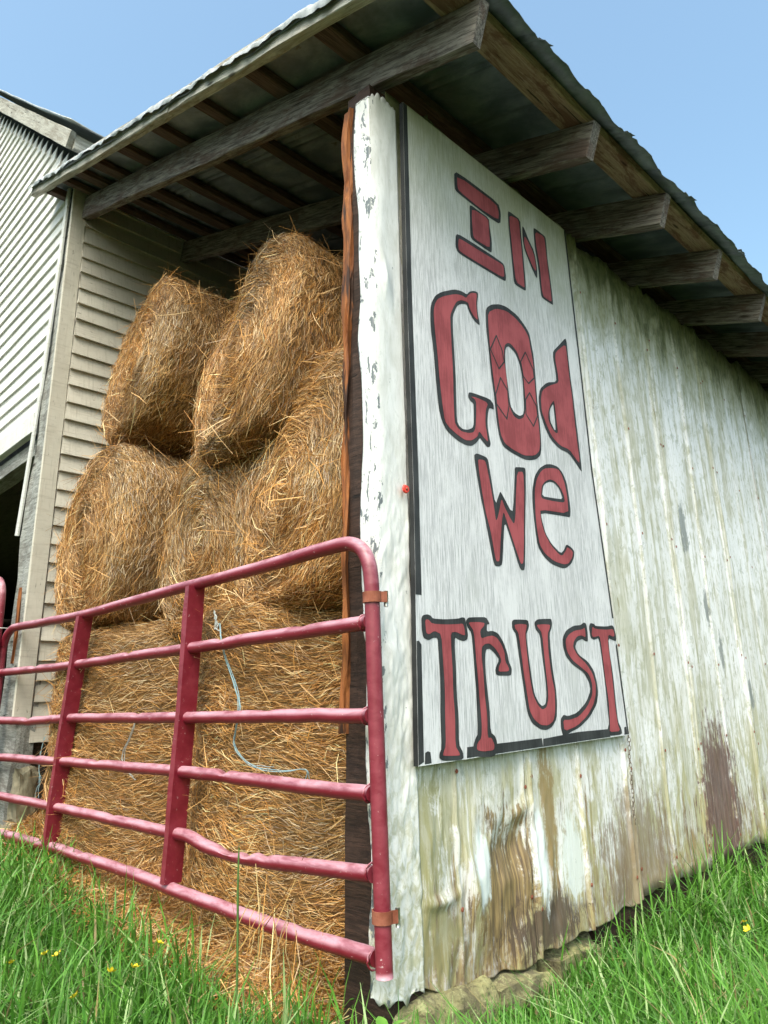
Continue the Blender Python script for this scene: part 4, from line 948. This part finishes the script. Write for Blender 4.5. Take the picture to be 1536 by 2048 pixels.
# spilled loose hay along the foot of the stack
n = 26000
x = rng.uniform(-3.15, -.25, n); y = rng.normal(.03, .09, n); y = np.clip(y, -.21, .45)
def hmound(x, y): return zg(x, y) + .02 + (.17 + .07 * vnoise(x * 2, 0, 0, 131)) * np.exp(-((y - .12) / .22) ** 2) * sstep(-x, .15, .5)
mx, my = np.meshgrid(np.linspace(-3.2, -.15, 70), np.linspace(-.5, .5, 30), indexing='ij')
lh = tag(empty('loose_hay', (-1.6, 0, -.1)), 'heap of loose spilled hay along the foot of the bales', 'hay', kind='stuff')
lo_ = Matrix.Translation((1.6, 0, .1))
o = link('hay_bed', mesh_np('hay_bed', np.stack([mx, my, hmound(mx, my) - .012 - .05 * (np.abs(my) > .45)], -1).reshape(-1, 3), grid_faces(70, 30), smooth=True), M['soil_hay'], lh); o.matrix_parent_inverse = lo_; tag(o, kind='stuff')
P = np.stack([x, y, hmound(x, y)], -1); N = np.tile(np.array([0, -.35, .94]), (n, 1)) + rng.normal(0, .12, (n, 3)); N /= np.linalg.norm(N, axis=1)[:, None]
a = rng.uniform(0, 2 * math.pi, n); D = np.stack([np.cos(a), np.sin(a) * .6, rng.normal(-.1, .25, n)], -1); D -= N * (D * N).sum(1)[:, None]; D /= np.linalg.norm(D, axis=1)[:, None]
o = strands('loose_stalks', P, N, D, lh, 1.08, .06, .20, .0024, .0046, .012, .22); o.matrix_parent_inverse = lo_; tag(o, kind='stuff')

n = 26                                                   # a few long straws leaning out over the bottom rail
x = rng.uniform(-.55, -.16, n); P = np.stack([x, rng.uniform(-.17, -.09, n), .02 + rng.uniform(-.08, .18, n)], -1)
D = np.stack([rng.normal(.45, .55, n), rng.normal(-.1, .15, n), np.ones(n)], -1); D /= np.linalg.norm(D, axis=1)[:, None]
N = np.cross(D, np.array([1.0, .8, 0])); N /= np.linalg.norm(N, axis=1)[:, None]
o = strands('long_straws', P, N, D, lh, 1.6, .18, .42, .0022, .0040, .004, .05); o.matrix_parent_inverse = lo_; tag(o, kind='stuff')

# ================================================================== TWINE
def twine(label, ctrl, mat, seed, rad=.0022, fray=5):
    root = tag(empty('twine', ctrl[0]), label, 'twine', 'baler twine on the bales')
    inv = Matrix.Translation(-Vector(ctrl[0]))
    for k in range(fray):
        P = spline(ctrl, 40); f = np.linspace(0, 1, 40)
        P += (.004 + .010 * f[:, None]) * np.stack([fbm(f * 6, k, 0, seed), .5 * fbm(f * 6, k, 3, seed), fbm(f * 6, k, 7, seed)], -1)
        if k > 1:
            cut = rng.integers(14, 40); P = P[:cut]
        o = tube('strand', P, rad * (1 if k < 2 else .6), mat, root, 5, False); o.matrix_parent_inverse = inv
yb = -.035
twine('pale blue twine hanging loose behind the middle rails, curling at its end', [(-.93, yb + .01, 1.15), (-.87, yb - .01, 1.04), (-.79, yb, .897), (-.757, yb, .82), (-.775, yb, .73), (-.779, yb, .668), (-.684, yb, .616), (-.559, yb, .595), (-.40, yb + .03, .602), (-.386, yb + .04, .55)], M['twine'], 141, .0016)
twine('short grey twine tuft at the top of the right bottom bale', [(-.96, yb, 1.20), (-.94, yb - .005, 1.17), (-.92, yb - .01, 1.12)], M['twine_grey'], 142, .0022, 7)
twine('grey twine between the two bottom bales near the second brace', [(-1.72, .02, .79), (-1.74, .01, .70), (-1.80, .0, .60), (-1.74, .0, .54), (-1.66, .0, .50)], M['twine_grey'], 143, .0016)
twine('blue twine hanging straight down at the far left end of the bales', [(-3.02, .07, .66), (-3.03, .06, .55), (-3.02, .06, .42), (-3.0, .05, .32)], M['twine'], 144, .0016)

# log lying by the barn post
P = spline([(-3.75, -.02, .10), (-3.4, .03, .10), (-3.1, .05, .09), (-2.92, .06, .08)], 40)
th_ = np.linspace(0, 1, 40)
def rough_bark(V, P_):
    D = V - P_[None]; return P_[None] + D * (1 + .22 * fbm(V[..., 0] * 9, V[..., 1] * 20, V[..., 2] * 20, 151, 3))[..., None]
tag(tube('log', P, .075 - .015 * th_, M['log'], None, 18, True, True, rough_bark), 'lichened log lying on the ground by the barn post', 'log')
stone('stone', (-3.13, .02, .33), (.055, .06, .14), 15, M['log'], 'pale upright stone behind the gate at the foot of the barn corner', 'stone')

# ================================================================== GRASS
def blades(name, x, y, hgt, wid, seedcol, parent=None, lean=.6):
    n = len(x); k = 4; s = np.linspace(0, 1, k)
    z = zg(x, y) - .01
    az = rng.uniform(0, 2 * math.pi, n); ln = np.abs(rng.normal(0, lean, n)) * hgt; dr = np.stack([np.cos(az), np.sin(az)], -1)
    droop = np.abs(rng.normal(.2, .38, n)) * hgt
    P = np.zeros((n, k, 3))
    P[..., 0] = x[:, None] + dr[:, :1] * ln[:, None] * (s ** 1.8)[None]; P[..., 1] = y[:, None] + dr[:, 1:] * ln[:, None] * (s ** 1.8)[None]
    P[..., 2] = z[:, None] + hgt[:, None] * s[None] - droop[:, None] * (s ** 3)[None]
    fa = az + rng.normal(math.pi / 2, .5, n); sd_ = np.stack([np.cos(fa), np.sin(fa), rng.normal(0, .15, n)], -1)
    W = wid[:, None] * np.array([.8, 1.0, .75, .08])[None]
    return ribbons(name, P, np.repeat(sd_[:, None], k, 1), W, seedcol, M['grass'], parent)
def scatter(n, a0, a1, d0, d1):
    fwd = math.atan2(_f.y, _f.x); a = fwd + rng.uniform(a0, a1, n); d = d0 * (d1 / d0) ** rng.uniform(0, 1, n)
    return CAM.x + d * np.cos(a), CAM.y + d * np.sin(a)
xa, ya = scatter(165000, -.82, .82, 1.0, 11); xb_, yb_ = scatter(12000, .82, 2 * math.pi - .82, .6, 8)
x = np.concatenate([xa, xb_]); y = np.concatenate([ya, yb_])
ok = ~((x < .03) & (y > -.06 + .12 * (x < -1.9))) & ~((x < -3.1) & (y > -.04))
hl = -.20 + .24 * sstep(-x, 1.5, 2.1)
hay = (x < -.12) & (x > -3.2) & (y > hl)
ok &= ~(hay & (rng.random(len(x)) < np.clip((y - hl) / .12, 0, 1) * .93))
x, y = x[ok], y[ok]; n = len(x)
cl = fbm(x * 2.2, y * 2.2, 0, 161, 3); cl2 = vnoise(x * 7, y * 7, 0, 162)
hgt = (.205 + .07 * cl + .04 * cl2) * rng.uniform(.45, 1.35, n)
hgt *= 1 + .25 * np.exp(-((x - .10) / .16) ** 2) * (y > 1.7)        # longer against the far end of the wall
hgt *= 1 - .45 * np.exp(-((x - .05) / .22) ** 2) * ((y > -.1) & (y < .8))
hgt *= 1 + .18 * (x < -.1)
hgt = np.clip(hgt, .04, .42)
wid = rng.uniform(.004, .0108, n) * (1 + .12 * np.clip(np.hypot(x - CAM.x, y - CAM.y) - 3, 0, 6))
bw = rng.random(n) < .02; wid = np.where(bw, wid * 2.3, wid); hgt = np.where(bw, hgt * .75, hgt)
g1, g2_, g3 = np.array([.06, .185, .018]), np.array([.155, .345, .05]), np.array([.36, .48, .20])
mixv = np.clip(.45 + .35 * cl + rng.normal(0, .28, n), 0, 1)[:, None]
colr = g1 * (1 - mixv) + g2_ * mixv; pale = (rng.random(n) < .12)[:, None]; colr = np.where(pale, g3, colr); dry = (rng.random(n) < .03)[:, None]; colr = np.where(dry, np.array([.36, .27, .12]), colr)
colr = colr * rng.uniform(.8, 1.2, n)[:, None]
tag(blades('grass', x, y, hgt, wid, colr), 'long bright green grass in front of the gate and along the wall', 'grass', kind='stuff')

# ================================================================== FLOWERS AND WEEDS
bm = bmesh.new()
for i in range(5):
    a = i / 5 * 2 * math.pi; c, s = math.cos(a), math.sin(a)
    pts = [(0, 0, 0), (.005, -.0045, .002), (.011, -.005, .006), (.0135, 0, .009), (.011, .005, .006), (.005, .0045, .002)]
    vv = [bm.verts.new((p[0] * c - p[1] * s, p[0] * s + p[1] * c, p[2] + .0004 * i)) for p in pts]; bm.faces.new(vv)
PET = bpy.data.meshes.new('petals'); bm.to_mesh(PET); bm.free(); PET.materials.append(M['petal'])
FL = [((22, 1928), (-1.32, -.59), 'yellow buttercup nearest the left edge of the picture'), (0, (-1.327, -.471), 'yellow buttercup, left one of a close pair in the left grass'), (0, (-1.28, -.444), 'yellow buttercup, right one of a close pair in the left grass'),
      (0, (-.836, -.557), 'lowest yellow buttercup in the left grass'), (0, (-.964, -.385), 'yellow buttercup left of and below the large one near the gate'), (0, (-.945, -.311), 'large yellow buttercup low in front of the loose hay'),
      (0, (-1.128, -.125), 'highest yellow buttercup, just under the bottom gate rail'), (0, (.455, 1.463), 'yellow buttercup in the right grass, lower of two'), (0, (.41, 1.551), 'small yellow buttercup in the right grass, upper of two')]
for i, (_, (fx_, fy_), lab) in enumerate(FL):
    top = np.array([fx_, fy_, -.05]); view = np.array(CAM) - top; view /= np.linalg.norm(view)
    top = top + view * .22                              # raise it along the slope so the head clears the blades
    g0 = float(zg(top[0], top[1]))
    root = tag(empty('buttercup', (top[0], top[1], g0)), lab, 'flower', 'buttercups in the grass')
    st = tube('stem', spline([(.012, .01, 0), (.004, .004, (top[2] - g0) * .6), (0, 0, top[2] - g0)], 8), .0013, M['stem'], root, 5)
    o = link('petals', PET, None, root); o.location = (0, 0, top[2] - g0); o.rotation_euler = (rng.uniform(.2, .7), rng.uniform(-.4, .4), rng.uniform(0, 6)); sc = 1.15 if i != 8 else .8; o.scale = (sc,) * 3
# leafy weed at the foot of the corner
wd = tag(empty('weed', (.11, -.13, -.2)), 'small broad leaved weed at the foot of the white corner', 'weed')
def leaf(parent, L, W, mw):
    bm = bmesh.new(); n = 8; rows = []
    for i in range(n + 1):
        f = i / n; w_ = W * math.sin(math.pi * min(1, f * 1.02)) ** .8 * (1 - .35 * f) + .0004; zc = .12 * L * math.sin(f * 2.6)
        rows.append([bm.verts.new((f * L, q * w_, zc - abs(q) * -.25 * w_)) for q in (-1, 0, 1)])
    for a, b in zip(rows[:-1], rows[1:]):
        for k in (0, 1): bm.faces.new((a[k], b[k], b[k + 1], a[k + 1]))
    me = bpy.data.meshes.new('leaf'); bm.to_mesh(me); bm.free()
    for p in me.polygons: p.use_smooth = True
    return link('leaf', me, M['leaf'], parent, mw)
tube('stem', spline([(0, 0, 0), (.004, .002, .09), (0, .004, .17)], 10), .0022, M['stem'], wd, 6)
for i, (zz_, az_, el, L_) in enumerate([(.17, .6, .5, .07), (.17, 2.6, .2, .075), (.165, -1.2, -.1, .08), (.13, -2.4, -.3, .075), (.12, .1, -.4, .07), (.10, 1.6, .0, .06)]):
    leaf(wd, L_, .019, Matrix.Translation((0, .003, zz_)) @ Matrix.Rotation(az_, 4, 'Z') @ Matrix.Rotation(-el, 4, 'Y'))
# tall flattened stalk in front of the hay
sk = tag(empty('grass_stalk', (-.36, -.28, -.19)), 'single tall dark green stalk in front of the bent rail', 'stalk')
tube('stem', spline([(0, 0, 0), (.004, 0, .25), (-.004, 0, .48), (-.006, .002, .60)], 16), [.0036] * 10 + [.003] * 4 + [.002, .0006], M['stem'], sk, 7)
